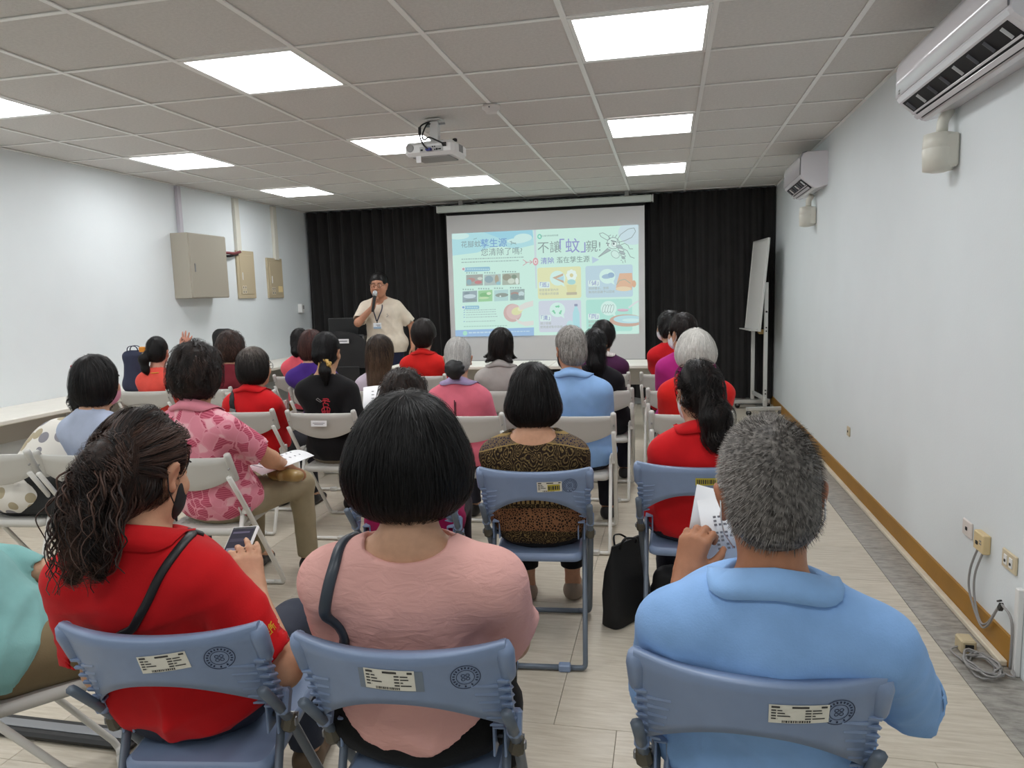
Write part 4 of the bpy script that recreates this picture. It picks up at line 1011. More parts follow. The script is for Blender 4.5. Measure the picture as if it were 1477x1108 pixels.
def white_chair():
    t = thing('folding_chair', 'white folding chair', 'chair', (0,0,0), 0, 'white folding chairs')
    frame_parts(t, wframe, wplas, .70, 0); seat_part(t, wplas, True)
    b = MB(); rows = []
    def yb(x, z): q = min(1, (x/.215)**2); return post_y(z)*.75-.022*(1-q)-.002
    for i in range(21):
        u = -1+2*i/20; x = .212*u; zt = .786; zb = .628+.062*abs(u)**2
        B = [Vector((x, yb(x, zb+(zt-zb)*k/4), zb+(zt-zb)*k/4)) for k in range(5)]
        rows.append([B[0]+Vector((0,.004,-.004))]+B+[B[-1]+Vector((0,.008,.004)), B[-1]+Vector((0,.018,0))]+[p+Vector((0,.013,0)) for p in B[-2::-1]])
    b.grid(rows, wplas, close=True); b.build('backrest', t)
    for s in (-1,1):
        c = MB(); d = Vector((0,.464,-1)).normalized(); top = Vector((s*.222,-.003,.806))
        c.tube([top-d*.004, top, top+d*.012, top+d*.14, top+d*.145], [.008,.015,.0175,.0175,.014], wplas, 10); c.tube([(s*.222,.020,.745),(s*.222,.0,.735)], .004, grey_pl, 6)
        c.build('post_sleeve', t)
        h = MB(); h.box((s*.209,.150,.520), (.024,.05,.06), wframe, bevel=.004); h.box((s*.196,.16,.50), (.004,.08,.10), wframe, R=rotx(.4), bevel=.001); h.tube([(s*.18,.150,.515),(s*.232,.150,.515)], .005, steel, 6); h.build('hinge_bracket', t)
    return t
BLUE = []; proto_b = None
def place(proto, first, x, y, deg, label):
    o = proto if first else copy_tree(proto)
    o.location = (x, y, 0); o.rotation_euler = (0, 0, math.radians(deg)); o['label'] = label; return o
pb = blue_chair()
rest = [(-.595,-2.095,8.8,'blue folding chair under the woman looking at her phone','L'),(-.07,-2.075,4,'blue folding chair under the woman in the pale pink blouse','M'),(.60,-2.065,-3.5,'blue folding chair under the man in the sky blue polo, nearest right','R'),
 (-.055,-.675,5,'blue folding chair under the woman in the paisley blouse','P'),(.545,-.545,-1,'blue folding chair in front of the nearest man, with a yellow sticker','Y'),(-.565,-.80,6,'blue folding chair mostly hidden behind the black bob of the pink blouse','G')]
for i, (x, y, d, l, k) in enumerate(rest):
    o = pb if i == len(rest)-1 else copy_tree(pb)
    o.location = (x, y, 0); o.rotation_euler = (0,0,math.radians(d)); o.scale = (.945,1,1); o['label'] = l; BLUE.append((k, o))
for k, o in BLUE:
    if k == 'L': sticker(o, .035, .752, .105, .042, tilt=.10)
    if k == 'M': sticker(o, -.005, .752, .105, .048, tilt=-.03, grey=True)
    if k == 'R': sticker(o, .075, .748, .105, .040, tilt=.0)
    if k == 'P': sticker(o, .065, .748, .098, .042, yellow=True)
    if k == 'Y': sticker(o, .050, .752, .085, .030, yellow='only')
pw = white_chair()
wch = [(-1.68,-.56,4,'white folding chair under the woman in the pink leaf-print polo'),(-2.245,-.55,4,'white folding chair under the woman in the grey-blue shirt'),(-2.735,-.57,4,'white folding chair at the left edge, under the dotted shirt'),
 (-1.625,.65,2,'white folding chair with a paper label, under the woman in the black shirt'),(-2.18,.67,3,'white folding chair under the grey-haired woman with glasses and red polo'),(-.69,.59,1,'white folding chair under the grey bun and pink polo'),(-.06,.61,1,'white folding chair under the grey-haired man in light blue'),(.575,.69,0,'white folding chair under the white-haired person in red'),
 (-2.69,1.57,3,'empty white folding chair with papers on it, behind the red polo with a black strap'),(-.01,1.67,0,'white folding chair under the woman with long wavy black hair'),(-1.65,1.65,2,'white folding chair under the long-haired woman in lavender'),(-.72,1.65,1,'white folding chair under the woman in the grey shirt'),(-2.20,1.72,3,'white folding chair under the purple shirt'),(-3.66,1.62,6,'white folding chair under the coral shirt'),(-3.18,1.74,5,'white folding chair under the curly brown hair, left side'),(.53,1.65,-2,'white folding chair under the magenta shirt'),
 (-2.86,2.62,4,'white folding chair under the hair claw and pink top'),(-1.66,2.60,1,'white folding chair under the black-haired person in red, before the speaker'),(-.085,2.67,0,'white folding chair under the plum jacket'),(.45,2.65,-2,'white folding chair under the front right person in red'),
 (-1.54,-1.93,-45,'white folding chair at the left edge under the teal jacket')]
paperm = mat('paper_white', (236,236,238), .7); inkm = mat('print_grey', (110,110,116), .7)
for i, (x, y, d, l) in enumerate(wch):
    o = pw if i == len(wch)-1 else copy_tree(pw)
    o.location = (x, y, 0); o.rotation_euler = (0,0,math.radians(d)); o.scale = (.965,1,1); o['label'] = l
    if i == 3:
        b = MB(); b.box((-.005,-.016,.728), (.105,.0016,.036), paperm, R=rotx(-.06)); b.box((-.005,-.0172,.731), (.08,.0008,.003), inkm); b.box((-.005,-.0172,.722), (.06,.0008,.003), inkm); b.build('paper_label', o)
# ---------------------------------------------------------------- tables
ttop = mat('table_laminate', (226,222,212), .4, var=.03, vscale=10)
def table(cx, cy, w, d, rz, label):
    t = thing('folding_table', label, 'table', (cx,cy,0), rz, 'white folding tables')
    MB().box((0,0,.722), (w,d,.034), ttop, bevel=.006).build('tabletop', t)
    for s in (-1,1):
        for q in (-1,1): MB().tube([(s*(w/2-.12),q*(d/2-.07),.705),(s*(w/2-.10),q*(d/2-.06),.004)], .016, wframe, 8).build('leg', t)
        MB().tube([(s*(w/2-.105),-(d/2-.06),.12),(s*(w/2-.105),d/2-.06,.12)], .011, wframe, 8).build('stretcher', t)
    MB().box((0,d/2-.02,.58), (w-.3,.012,.22), mat('modesty_panel', (196,194,188), .5)).build('modesty_panel', t)
table(.055,4.22,1.58,.62,0,'white table before the screen, right of the joint')
table(-1.625,4.22,1.76,.62,0,'white table before the screen, left of the joint, in front of the speaker')
for i, (y, l) in enumerate(((.9,'white table by the left wall, nearest the viewer'),(2.72,'white table by the left wall, second one'),(4.54,'white table by the left wall, farthest, under the breaker boxes'))): table(-4.165,y,1.8,.6,math.pi/2,l)
# ---------------------------------------------------------------- lectern, whiteboard
lec = thing('lectern', 'black lectern with a curved top and small white notice', 'lectern', (-3.36,4.80,0))
lb = mat('lectern_black', (30,30,32), .5, bump=.15, bscale=200)
arc = [(.34*math.cos(a), .90+.20*math.sin(a)) for a in np.linspace(.42, math.pi-.42, 13)]
b = MB(); b.prism([(-.31,.66),(.31,.66),(.325,.98)]+arc+[(-.325,.98)], -.04, .0, lb, R=rotx(math.pi/2), c=(0,-.2,0)); b.build('front_panel', lec)
MB().box((0,-.19,.36), (.46,.03,.64), lb, bevel=.006).build('lower_panel', lec); MB().box((0,-.0,.03), (.56,.50,.06), lb, bevel=.01).build('base', lec)
for s in (-1,1): MB().box((s*.285,.02,.86), (.03,.40,.36), mat('lectern_grey', (96,96,94), .5), bevel=.006).build('side_panel', lec); MB().box((s*.20,0,.36), (.03,.36,.62), lb, bevel=.004).build('side_panel', lec)
MB().box((0,.02,1.02), (.58,.40,.025), lb, R=rotx(-.12), bevel=.005).build('top', lec)
b = MB(); b.box((.06,-.243,.985), (.145,.003,.052), paperm); b.box((.06,-.2455,.985), (.105,.001,.010), inkm); b.build('paper_notice', lec)
mon = thing('computer_monitor', 'black computer monitor standing on the lectern', 'monitor', (-3.42,4.86,1.035))
MB().box((0,0,.115), (.40,.03,.20), blackp, bevel=.006).build('screen', mon); MB().box((0,.02,.03), (.06,.03,.10), blackp, bevel=.004).build('stand', mon); MB().box((0,.02,-.002), (.2,.14,.012), blackp, bevel=.004).build('foot', mon)
alu = mat('aluminium', (206,206,202), .38, .3)
wb = thing('whiteboard_stand', 'mobile whiteboard seen edge-on in the right corner', 'whiteboard', (1.50,5.60,0), math.radians(7.6))
for q, nm in ((-.31,'post'),(.26,'post')):
    MB().box((0,q,.82), (.042,.030,1.42), alu, bevel=.004).build(nm, wb)
    ft = MB().box((0,q,.085), (.42,.04,.045), alu, bevel=.006).build('foot', wb)
    c = MB()
    for s in (-1,1): c.tube([(s*.18,q-.012,.034),(s*.18,q+.012,.034)], .030, blackp, 12); c.box((s*.18,q,.052), (.03,.03,.03), steel, bevel=.004)
    c.build('castor', ft)
MB().box((0,-.065,.20), (.03,.56,.045), alu, bevel=.004).build('lower_rail', wb)
b = MB()
for q in (-.31,):
    for z in (1.20,1.02,.98,.30,.26): b.tube([(-.0,q-.014,z),(0,q-.026,z)], .011 if z > 1.1 else .008, blackp, 10)
b.build('knob', wb)
RB = roty(math.radians(5)); cB = Vector((-.035,-.03,1.50))
bd = MB().box(cB, (.016,.62,1.02), mat('whiteboard_enamel', (226,226,222), .25), R=RB).build('board', wb)
b = MB()
for dz in (-1,1): b.box(cB+RB@Vector((0,0,dz*.515)), (.026,.66,.022), alu, R=RB, bevel=.003)
for dy in (-1,1): b.box(cB+RB@Vector((0,dy*.32,0)), (.026,.022,1.04), alu, R=RB, bevel=.003)
b.build('board_frame', wb); MB().box(cB+RB@Vector((-.05,0,-.52)), (.09,.50,.014), alu, R=RB, bevel=.003).build('pen_tray', wb)
tag(MB().box((1.515,5.43,.965), (.08,.12,.05), mat('eraser_tan', (178,150,96), .8), bevel=.008).build('board_eraser'), 'tan board eraser hanging at the whiteboard tray', 'eraser')
# ---------------------------------------------------------------- air conditioners
acw = mat('ac_white', (222,220,224), .12, spec=.6); dark = mat('vent_dark', (26,26,28), .7)
def air_con(y0, y1, z0, label, opened):
    t = thing('air_conditioner', label, 'air conditioner', (XR, (y0+y1)/2, z0), 0, 'wall air conditioners'); L = y1-y0; H = .30
    prof = [(0,H),(-.16,H),(-.195,H-.012),(-.212,H-.05),(-.214,.105),(-.205,.090),(-.105,.006),(-.085,.0),(0,.02)]
    b = MB(); n = len(prof)
    ring = lambda y, k=1.0: [(x*k, y, .15+(z-.15)*k) for x, z in prof]
    b.grid([ring(-L/2+.0,.965), ring(-L/2+.014), ring(L/2-.014), ring(L/2,.965)], acw, smooth=False, close=True)
    b.add(ring(-L/2,.965), [tuple(range(n))[::-1]], acw); b.add(ring(L/2,.965), [tuple(range(n))], acw); b.build('body', t)
    f = MB(); pr = [(-.165,H+.003),(-.198,H-.010),(-.2165,H-.05),(-.2185,.115)]
    f.grid([[(x, y, z) for x, z in pr]+[(x+.006, y, z) for x, z in pr[::-1]] for y in (-L/2+.004,-L/2+.05,0,L/2-.05,L/2-.004)], acw, close=True); f.build('front_panel', t)
    R4 = roty(math.radians(40)); c0 = Vector((-.155,0,.048)); nv = Vector((-.643,0,-.766))
    MB().box(c0-nv*.003, (.112,L-.10,.010), dark, R=R4).build('air_outlet', t)
    for k in range(8): MB().box(c0+Vector((0,-L/2+.10+k*(L-.20)/7,0))+nv*.007-R4@Vector((.022,0,0)), (.050,.003,.012), mat('vane_grey', (112,112,116), .5) if k % 3 else white_plastic, R=R4).build('vane', t)
    for q, w, h in ((.012,.010,.012),(.036,.022,.016)): MB().box(c0+R4@Vector((q,0,0))+nv*h, (w,L-.09,.004), acw, R=R4, bevel=.0012).build('louvre', t)
    mk = MB()
    for dy in (0,.012):
        for dz in (0,.012): mk.box((-.2192,L/2-.07+dy,.125+dz), (.001,.008,.008), grey_pl)
    mk.build('badge', t); e = MB()
    for k in range(4): e.box((-.03-.012*(k%2), -L/2+.006, .05+.014*k), (.008,.004,.008), grey_pl)
    e.build('end_mark', t)
    return t
air_con(-.62,.56,2.235,'white wall air conditioner at the top right, nearest the viewer',1); air_con(3.14,3.98,2.275,'white wall air conditioner near the curtain on the right wall',0)
def pump(y, z, label):
    t = thing('drain_pump', label, 'drain pump', (XR, y, z), 0, 'drain pump covers')
    b = MB(); b.lathe([(.03,-.100),(.062,-.092),(.066,.0),(.064,.004),(.064,.008),(.066,.012),(.062,.070),(.03,.078)], ivory_w, n=20); b.box((.035,0,-.008), (.07,.118,.15), ivory_w, bevel=.010)
    m = b.build('cover', t); m.location = (-.072,0,0)
    MB().tube(fillet([(-.06,0,.07),(-.06,0,.13),(-.03,0,.175)], .03), .024, ivory_w, 12).build('drain_pipe', t)
ivory_w = mat('pump_plastic', (214,212,200), .4)
pump(.40,2.075,'ivory drain pump cover below the nearest air conditioner'); pump(3.62,2.10,'ivory drain pump cover below the far air conditioner')
# ---------------------------------------------------------------- projector, smoke detector
pj = thing('ceiling_projector', 'white projector hanging from the ceiling with black cables', 'projector', (-1.12,1.60,2.475), math.radians(-4))
MB().box((0,0,0), (.36,.27,.095), white_plastic, bevel=.022).build('body', pj)
MB().box((0,-.005,-.050), (.26,.20,.012), grey_pl, bevel=.004).build('base_plate', pj)
MB().lathe([(.030,0),(.036,.004),(.036,.03),(.028,.034)], blackp, c=(.10,.132,0), R=rotx(-math.pi/2), n=20).build('lens', pj)
b = MB(); b.lathe([(.026,0),(.027,.003),(.020,.004)], grey_pl, c=(-.135,-.134,.008), R=rotx(math.pi/2), n=20); b.build('speaker_grille', pj)
b = MB(); b.box((.02,-.1355,-.008), (.17,.003,.036), mat('port_panel', (188,188,186), .5))
for x, z, w, h in ((-.05,-.012,.016,.012),(.03,.006,.008,.008),(.045,.006,.008,.008),(.06,-.012,.012,.012),(.08,-.012,.02,.008),(.045,-.014,.008,.008)): b.box((x,-.138,z), (w,.004,h), dark)
b.box((.115,-.138,.015), (.026,.006,.026), dark); b.build('port_panel', pj)
for x, c, w in ((.005,(40,50,130),.040),(.115,(20,20,22),.022)): MB().box((x,-.150,-.012 if w > .03 else .015), (w,.026,.018), mat('plug_%d' % c[2], c, .5), bevel=.004).build('cable_plug', pj)
b = MB()
for k in range(7): b.box((.1815,-.03+k*.012,.006), (.002,.006,.05), grey_pl)
b.build('side_vent', pj)
for s in (-1,1): MB().lathe([(.014,0),(.016,.004),(.016,.016),(.010,.02)], blackp, c=(s*.16,-.05*s,.045), n=12).build('adjusting_foot', pj)
mt = MB().box((.01,-.03,.115), (.06,.05,.15), white_plastic, bevel=.004).build('ceiling_mount', pj)
b = MB(); b.box((.01,-.03,.201), (.11,.09,.010), white_plastic, bevel=.003); MB().box((.06,-.03,.175), (.05,.012,.012), steel).build('mount_bolt', mt); MB().box((-.04,-.03,.17), (.03,.02,.02), steel).build('mount_bolt', mt)
b.build('mount_plate', mt); MB().box((.01,-.02,.055), (.14,.10,.010), steel, bevel=.002).build('mount_arm', pj)
for i, pts in enumerate(([(.0,-.03,.19),(-.03,-.06,.185),(-.07,-.10,.15),(-.065,-.12,.08),(-.03,-.15,.02),(.005,-.165,-.012)], [(.0,-.03,.17),(-.03,-.07,.17),(-.06,-.09,.10),(-.04,-.11,.06),(0,-.12,.072),(.06,-.14,.045),(.115,-.165,.016)])):
    P = [Vector(p) for p in pts]; Q = []
    for k in range(len(P)-1):
        a, b2, c, d = P[max(k-1,0)], P[k], P[k+1], P[min(k+2,len(P)-1)]
        for q in range(6):
            t = q/6; Q.append(.5*((2*b2)+(c-a)*t+(2*a-5*b2+4*c-d)*t*t+(3*b2-a-3*c+d)*t**3))
    Q.append(P[-1]); c_ = MB().tube(Q, .0055, blackp, 7); 
    if i == 0: c_.tube([(-.072,-.105,.145),(-.068,-.116,.10)], .011, blackp, 8)
    c_.build('cable', pj)
MB().box((-.08,-.125,-.068), (.035,.004,.045), paperm).build('paper_tag', pj)
sd = MB(); wpl = mat('detector_white', (224,220,216), .45); sd.lathe([(.030,-.046),(.036,-.044),(.040,-.030),(.058,-.022),(.060,-.004),(.055,0)], wpl, n=24); sd.tube([(0,-.05,-.02),(0,-.062,-.02)], .004, dark, 6)
tag(sd.build('smoke_detector', loc=(-.655,1.335,CEIL-.004)), 'round white smoke detector on the ceiling right of the projector', 'smoke detector')
# ---------------------------------------------------------------- left wall boxes
cab = mat('cabinet_beige', (166,160,146), .5, bump=.1, bscale=200); pan = mat('breaker_beige', (188,174,146), .5)
t = thing('electrical_cabinet', 'large grey beige cabinet on the left wall', 'cabinet', (XL,3.50,1.86))
MB().box((.10,0,0), (.20,.64,.66), cab, bevel=.006).build('body', t); dr = MB().box((.205,0,0), (.012,.62,.645), cab, bevel=.004).build('door', t)
MB().box((.214,-.25,-.02), (.006,.016,.085), steel, bevel=.002).build('handle', dr)
def breaker(y, z, w, h, label, tagm):
    t = thing('breaker_box', label, 'breaker box', (XL,y,z), 0, 'breaker boxes')
    f = MB(); f.box((.012,0,0), (.024,w,h), pan, bevel=.004); f.build('frame', t)
    d = MB().box((.026,0,.0), (.008,w-.09,h-.10), pan, bevel=.003).build('door', t)
    MB().box((.033,-w/2+.085,-.02), (.006,.014,.09), white_plastic, bevel=.002).build('latch', d)
    k = MB()
    for i in range(2):
        for j in range(2): k.box((.0325,-w/2+.085+.045*i,-h*.27-.052*j), (.002,.034,.042), mat('notice_paper', (224,214,190), .6)); k.box((.0340,-w/2+.085+.045*i,-h*.27-.052*j), (.001,.014,.026), inkm)
    k.build('notice', d)
    if tagm: MB().box((.034,w/2-.095,-h*.28), (.003,.10,.075), mat('tag_cream', (236,214,160), .5)).build('tag', d)
breaker(4.47,1.80,.36,.56,'beige breaker box beside the large cabinet',0); breaker(5.12,1.77,.36,.50,'beige breaker box nearest the curtain with a cream tag',1)
for y, z0, m, l in ((3.33,2.18,mat('duct_grey', (196,192,200), .5),'thin grey duct rising from the large cabinet'),(4.34,2.06,ivory_w,'wide ivory duct rising from the middle breaker box'),(5.17,2.00,ivory_w,'ivory duct rising from the breaker box by the curtain')):
    tag(MB().box((XL+.022,y,(z0+CEIL-.01)/2), (.042,.05 if y < 4 else .085,CEIL-.012-z0), m, bevel=.004).build('cable_duct'), l, 'cable duct', 'cable ducts on the left wall')
b = MB(); b.tube(fillet([(XL+.10,3.80,2.02),(XL+.10,4.00,2.03),(XL+.05,4.22,2.035),(XL+.05,4.33,2.06)], .05), .016, mat('conduit_red', (120,62,66), .5), 8); b.tube(fillet([(XL+.06,3.80,1.99),(XL+.06,4.10,2.0),(XL+.03,4.30,2.03)], .05), .014, dark, 8)
tag(b.build('conduit_pipe'), 'dark red conduit joining the cabinet and the breaker box', 'conduit')
b = MB().box((XL+.03,5.72,1.37), (.06,.07,.12), white_plastic, bevel=.006); b.box((XL+.064,5.72,1.385), (.006,.04,.05), grey_pl, bevel=.002)
tag(b.build('wall_switch'), 'white switch box on the left wall beside the curtain', 'switch')
# ---------------------------------------------------------------- right wall sockets and cables
def plate(y, z, w, h, m, label, kind, deep=.010):
    t = thing('wall_socket', label, 'socket', (XR,y,z), 0, 'wall sockets'); MB().box((-deep/2,0,0), (deep,w,h), m, bevel=.004).build('plate', t)
    b = MB()
    if kind == 1: b.box((-deep-.001,0,0), (.004,.016,.014), dark)
    if kind == 2:
        for s in (-1,1): b.box((-deep-.001,s*.022,0), (.005,.026,.040), white_plastic, bevel=.002); b.box((-deep-.004,s*.022,-.004), (.002,.012,.010), dark)
    if kind == 3:
        b.box((-deep-.001,.012,-.006), (.004,.018,.014), dark)
        for k in range(4): b.box((-deep-.001,-.026+.010*(k%2),.010-.012*(k//2)), (.002,.005,.006), grey_pl)
    b.build('jack', t)
beige = mat('socket_beige', (214,192,146), .5); beige2 = mat('socket_tan', (206,192,162), .5)
plate(.047,.402,.095,.072,mat('socket_white', (220,212,206), .4),'white wall socket, farthest of the three low on the right wall',1); plate(-.128,.402,.095,.080,beige,'yellowish wall socket with two grey cables hanging from it',3,.030); plate(-.352,.404,.115,.075,beige2,'double wall socket nearest the viewer, by the trunking',2); plate(2.19,.42,.07,.070,beige2,'small tan wall socket far along the right wall',1)
cabm = mat('cable_grey', (150,148,146), .5)
def cr(pts, n=8):
    P = [Vector(p) for p in pts]; Q = []
    for k in range(len(P)-1):
        a, b2, c, d = P[max(k-1,0)], P[k], P[k+1], P[min(k+2,len(P)-1)]
        for q in range(n): t = q/n; Q.append(.5*((2*b2)+(c-a)*t+(2*a-5*b2+4*c-d)*t*t+(3*b2-a-3*c+d)*t**3))
    return Q+[P[-1]]
t = thing('network_cable', 'pair of grey cables hanging in a loop from the yellowish socket', 'cable', (XR-.02,-.13,.36))
for i, (dy, dz) in enumerate(((.03,0),(-.02,.012))):
    MB().tube(cr([(0,dy,.0),(-.012,dy+.03,-.10),(-.010,dy+.03,-.20),(-.012,-.06,-.285+dz),(-.012,-.13,-.26+dz),(-.012,-.22,-.14),(-.012,-.26,-.125),(-.010,-.325,-.16),(-.008,-.325,-.34)]), .0045, cabm, 6).build('cable', t)
b = MB(); b.box((-.012,-.235,-.135), (.014,.018,.03), blackp, R=rotx(.6)); b.box((-.014,-.225,-.115), (.008,.03,.006), blackp, R=rotx(-.5)); b.build('cable_tie', t)
tag(MB().box((XR-.012,-.462,.17), (.022,.030,.34), white_plastic, bevel=.003).build('cable_trunking'), 'short white vertical trunking at the right edge above the skirting', 'trunking')
pts = []
for k in range(130):
    a = k/130*2*math.pi*6.3; r = 1+.18*math.sin(k*.37)+.1*math.sin(k*1.3); pts.append((1.618+.050*r*math.cos(a), -.44+.085*r*math.sin(a), .006+.018*abs(math.sin(k*.23))+.010*(k/130)))
b = MB(); b.tube(pts, .0042, cabm, 6); b.tube(cr([(1.66,-.46,.02),(1.70,-.50,.012),(1.715,-.47,.03),(1.718,-.455,.2)]), .0042, cabm, 6); b.tube(cr([(1.57,-.40,.012),(1.56,-.30,.008),(1.62,-.28,.02)]), .0042, cabm, 6)
tag(b.build('coiled_cable'), 'coil of grey cable on the floor by the skirting', 'cable')
b = MB().box((1.618,-.285,.028), (.055,.075,.056), mat('adapter_tan', (196,180,146), .6), bevel=.006); b.box((1.618,-.325,.032), (.03,.004,.02), dark)
tag(b.build('power_adapter'), 'small tan plug box on the floor beside the cable coil', 'adapter')
b = MB(); b.box((-1.85,-1.40,.014), (1.10,.10,.028), blackp, bevel=.010); b.box((-1.85,-1.40,.0295), (1.10,.040,.004), steel, bevel=.001)
tag(b.build('floor_cable_cover', rz=0), 'black floor cable cover with a steel strip, at the left front', 'cable cover')
# ---------------------------------------------------------------- printed fabrics
def base_pattern(name, rough=.85):
    m, nt, N, L, b = new_mat(name); b.inputs['Roughness'].default_value = rough; b.inputs['Specular IOR Level'].default_value = .2
    tc = N.new('ShaderNodeTexCoord'); return m, N, L, b, tc.outputs['Object']
def mth(N, L, op, a, b=None, c=None):
    n = N.new('ShaderNodeMath'); n.operation = op
    for i, v in enumerate((a, b, c)):
        if v is None: continue
        if isinstance(v, (int, float)): n.inputs[i].default_value = v
        else: L.new(v, n.inputs[i])
    return n.outputs[0]
def mixc(N, L, f, a, b):
    n = N.new('ShaderNodeMix'); n.data_type = 'RGBA'
    if isinstance(f, (int, float)): n.inputs['Factor'].default_value = f
    else: L.new(f, n.inputs['Factor'])
    for s, v in (('A', a), ('B', b)):
        if isinstance(v, tuple): n.inputs[s].default_value = v
        else: L.new(v, n.inputs[s])
    return n.outputs['Result']
def col4(c): return lin(c)+(1,)
def mapped(N, L, src, sc, rot=(0,0,0)):
    n = N.new('ShaderNodeMapping'); n.inputs['Scale'].default_value = sc; n.inputs['Rotation'].default_value = rot; L.new(src, n.inputs['Vector']); return n.outputs[0]
def voro(N, L, v, sc, feat='F1', rnd=1.0):
    n = N.new('ShaderNodeTexVoronoi'); n.feature = feat; n.inputs['Scale'].default_value = sc; n.inputs['Randomness'].default_value = rnd; L.new(v, n.inputs['Vector']); return n
def warp(N, L, co, sc, amt):
    n = N.new('ShaderNodeTexNoise'); n.inputs['Scale'].default_value = sc; L.new(co, n.inputs['Vector']); v = N.new('ShaderNodeVectorMath'); v.operation = 'MULTIPLY_ADD'; v.inputs[1].default_value = (amt,)*3; L.new(n.outputs['Color'], v.inputs[0]); L.new(co, v.inputs[2]); return v.outputs[0]
def bumpit(N, L, b, v, sc=300, s=.25):
    n = N.new('ShaderNodeTexNoise'); n.inputs['Scale'].default_value = sc; L.new(v, n.inputs['Vector'])
    p = N.new('ShaderNodeBump'); p.inputs['Strength'].default_value = s; p.inputs['Distance'].default_value = .002; L.new(n.outputs['Fac'], p.inputs['Height']); L.new(p.outputs[0], b.inputs['Normal'])
def paisley_mat():
    m, N, L, b, co = base_pattern('cloth_paisley')
    sx = N.new('ShaderNodeSeparateXYZ'); L.new(co, sx.inputs[0]); x, y, z = sx.outputs
    arch = mth(N, L, 'MULTIPLY_ADD', mth(N, L, 'MULTIPLY', x, x), -.9, 0.0); zz = mth(N, L, 'SUBTRACT', z, arch)
    v1 = voro(N, L, mapped(N, L, warp(N, L, co, 14, .05), (1,.6,.62), (.2,.1,.5)), 34); rings = mth(N, L, 'GREATER_THAN', mth(N, L, 'SINE', mth(N, L, 'MULTIPLY', v1.outputs['Distance'], 30.0)), .35)
    v2 = voro(N, L, co, 95, 'DISTANCE_TO_EDGE'); lace = mth(N, L, 'LESS_THAN', v2.outputs['Distance'], .16)
    fine = mth(N, L, 'MULTIPLY', rings, mth(N, L, 'SUBTRACT', 1.0, mth(N, L, 'MULTIPLY', lace, .6)))
    tan, brown, rust, navy = col4((150,126,80)), col4((38,28,20)), col4((138,96,66)), col4((42,38,60))
    allover = mixc(N, L, mth(N, L, 'MULTIPLY', fine, .75), brown, tan)
    # horizontal borders: narrow lines and rows of drops, following the dip of the yoke
    r = N.new('ShaderNodeValToRGB'); r.color_ramp.interpolation = 'CONSTANT'
    mr = N.new('ShaderNodeMapRange'); mr.inputs['From Min'].default_value = .45; mr.inputs['From Max'].default_value = 1.05; L.new(zz, mr.inputs['Value']); L.new(mr.outputs[0], r.inputs[0])
    cr_ = r.color_ramp; cr_.elements[0].position = 0; cr_.elements[0].color = (0,0,0,1)
    for p, c in ((.14,(.5,.5,.5,1)),(.30,(0,0,0,1)),(.33,(1,1,1,1)),(.37,(0,0,0,1)),(.40,(1,1,1,1)),(.44,(0,0,0,1)),(.47,(.5,.5,.5,1)),(.50,(0,0,0,1)),(.735,(.7,.7,.7,1)),(.745,(.2,.2,.2,1)),(.80,(.7,.7,.7,1)),(.81,(0,0,0,1))):
        e = cr_.elements.new(p); e.color = c
    cr_.elements.remove(cr_.elements[1]) if cr_.elements[1].position == 1 else None
    w = r.outputs[0]; drops = mth(N, L, 'GREATER_THAN', mth(N, L, 'SINE', mth(N, L, 'MULTIPLY', x, 330.0)), -.35)
    isrow = mth(N, L, 'GREATER_THAN', w, .9); isrust = mth(N, L, 'MULTIPLY', mth(N, L, 'GREATER_THAN', w, .4), mth(N, L, 'LESS_THAN', w, .6))
    isline = mth(N, L, 'MULTIPLY', mth(N, L, 'GREATER_THAN', w, .6), mth(N, L, 'LESS_THAN', w, .8)); isnavy = mth(N, L, 'MULTIPLY', mth(N, L, 'GREATER_THAN', w, .1), mth(N, L, 'LESS_THAN', w, .3))
    c = mixc(N, L, isrow, allover, mixc(N, L, drops, brown, tan)); c = mixc(N, L, isrust, c, mixc(N, L, lace, brown, rust)); c = mixc(N, L, isline, c, tan); c = mixc(N, L, isnavy, c, mixc(N, L, mth(N, L, 'MULTIPLY', lace, .5), navy, tan))
    L.new(c, b.inputs['Base Color']); bumpit(N, L, b, co); return m
def leaf_mat():
    m, N, L, b, co = base_pattern('cloth_pink_leaf')
    ns = N.new('ShaderNodeTexNoise'); ns.inputs['Scale'].default_value = 9; L.new(co, ns.inputs['Vector'])
    va = N.new('ShaderNodeVectorMath'); va.operation = 'MULTIPLY_ADD'; va.inputs[1].default_value = (.12,.12,.12); L.new(ns.outputs['Color'], va.inputs[0]); L.new(co, va.inputs[2])
    v = voro(N, L, va.outputs[0], 17); sep = N.new('ShaderNodeSeparateColor'); L.new(v.outputs['Color'], sep.inputs[0])
    ve = voro(N, L, va.outputs[0], 17, 'DISTANCE_TO_EDGE')
    sx = N.new('ShaderNodeSeparateXYZ'); L.new(co, sx.inputs[0])
    ph = mth(N, L, 'ADD', mth(N, L, 'MULTIPLY', sx.outputs[2], 620.0), mth(N, L, 'MULTIPLY', sx.outputs[0], mth(N, L, 'MULTIPLY_ADD', sep.outputs[1], 900.0, -450.0)))
    stripe = mth(N, L, 'GREATER_THAN', mth(N, L, 'SINE', ph), .0)
    pale, mid, deep = col4((232,176,184)), col4((206,108,128)), col4((178,74,98))
    pick = mth(N, L, 'GREATER_THAN', sep.outputs[0], .52); st = mixc(N, L, stripe, mid, deep)
    c = mixc(N, L, pick, st, mixc(N, L, mth(N, L, 'GREATER_THAN', sep.outputs[2], .6), pale, col4((222,140,156))))
    c = mixc(N, L, mth(N, L, 'LESS_THAN', ve.outputs['Distance'], .05), c, col4((226,150,164)))
    L.new(c, b.inputs['Base Color']); bumpit(N, L, b, co); return m
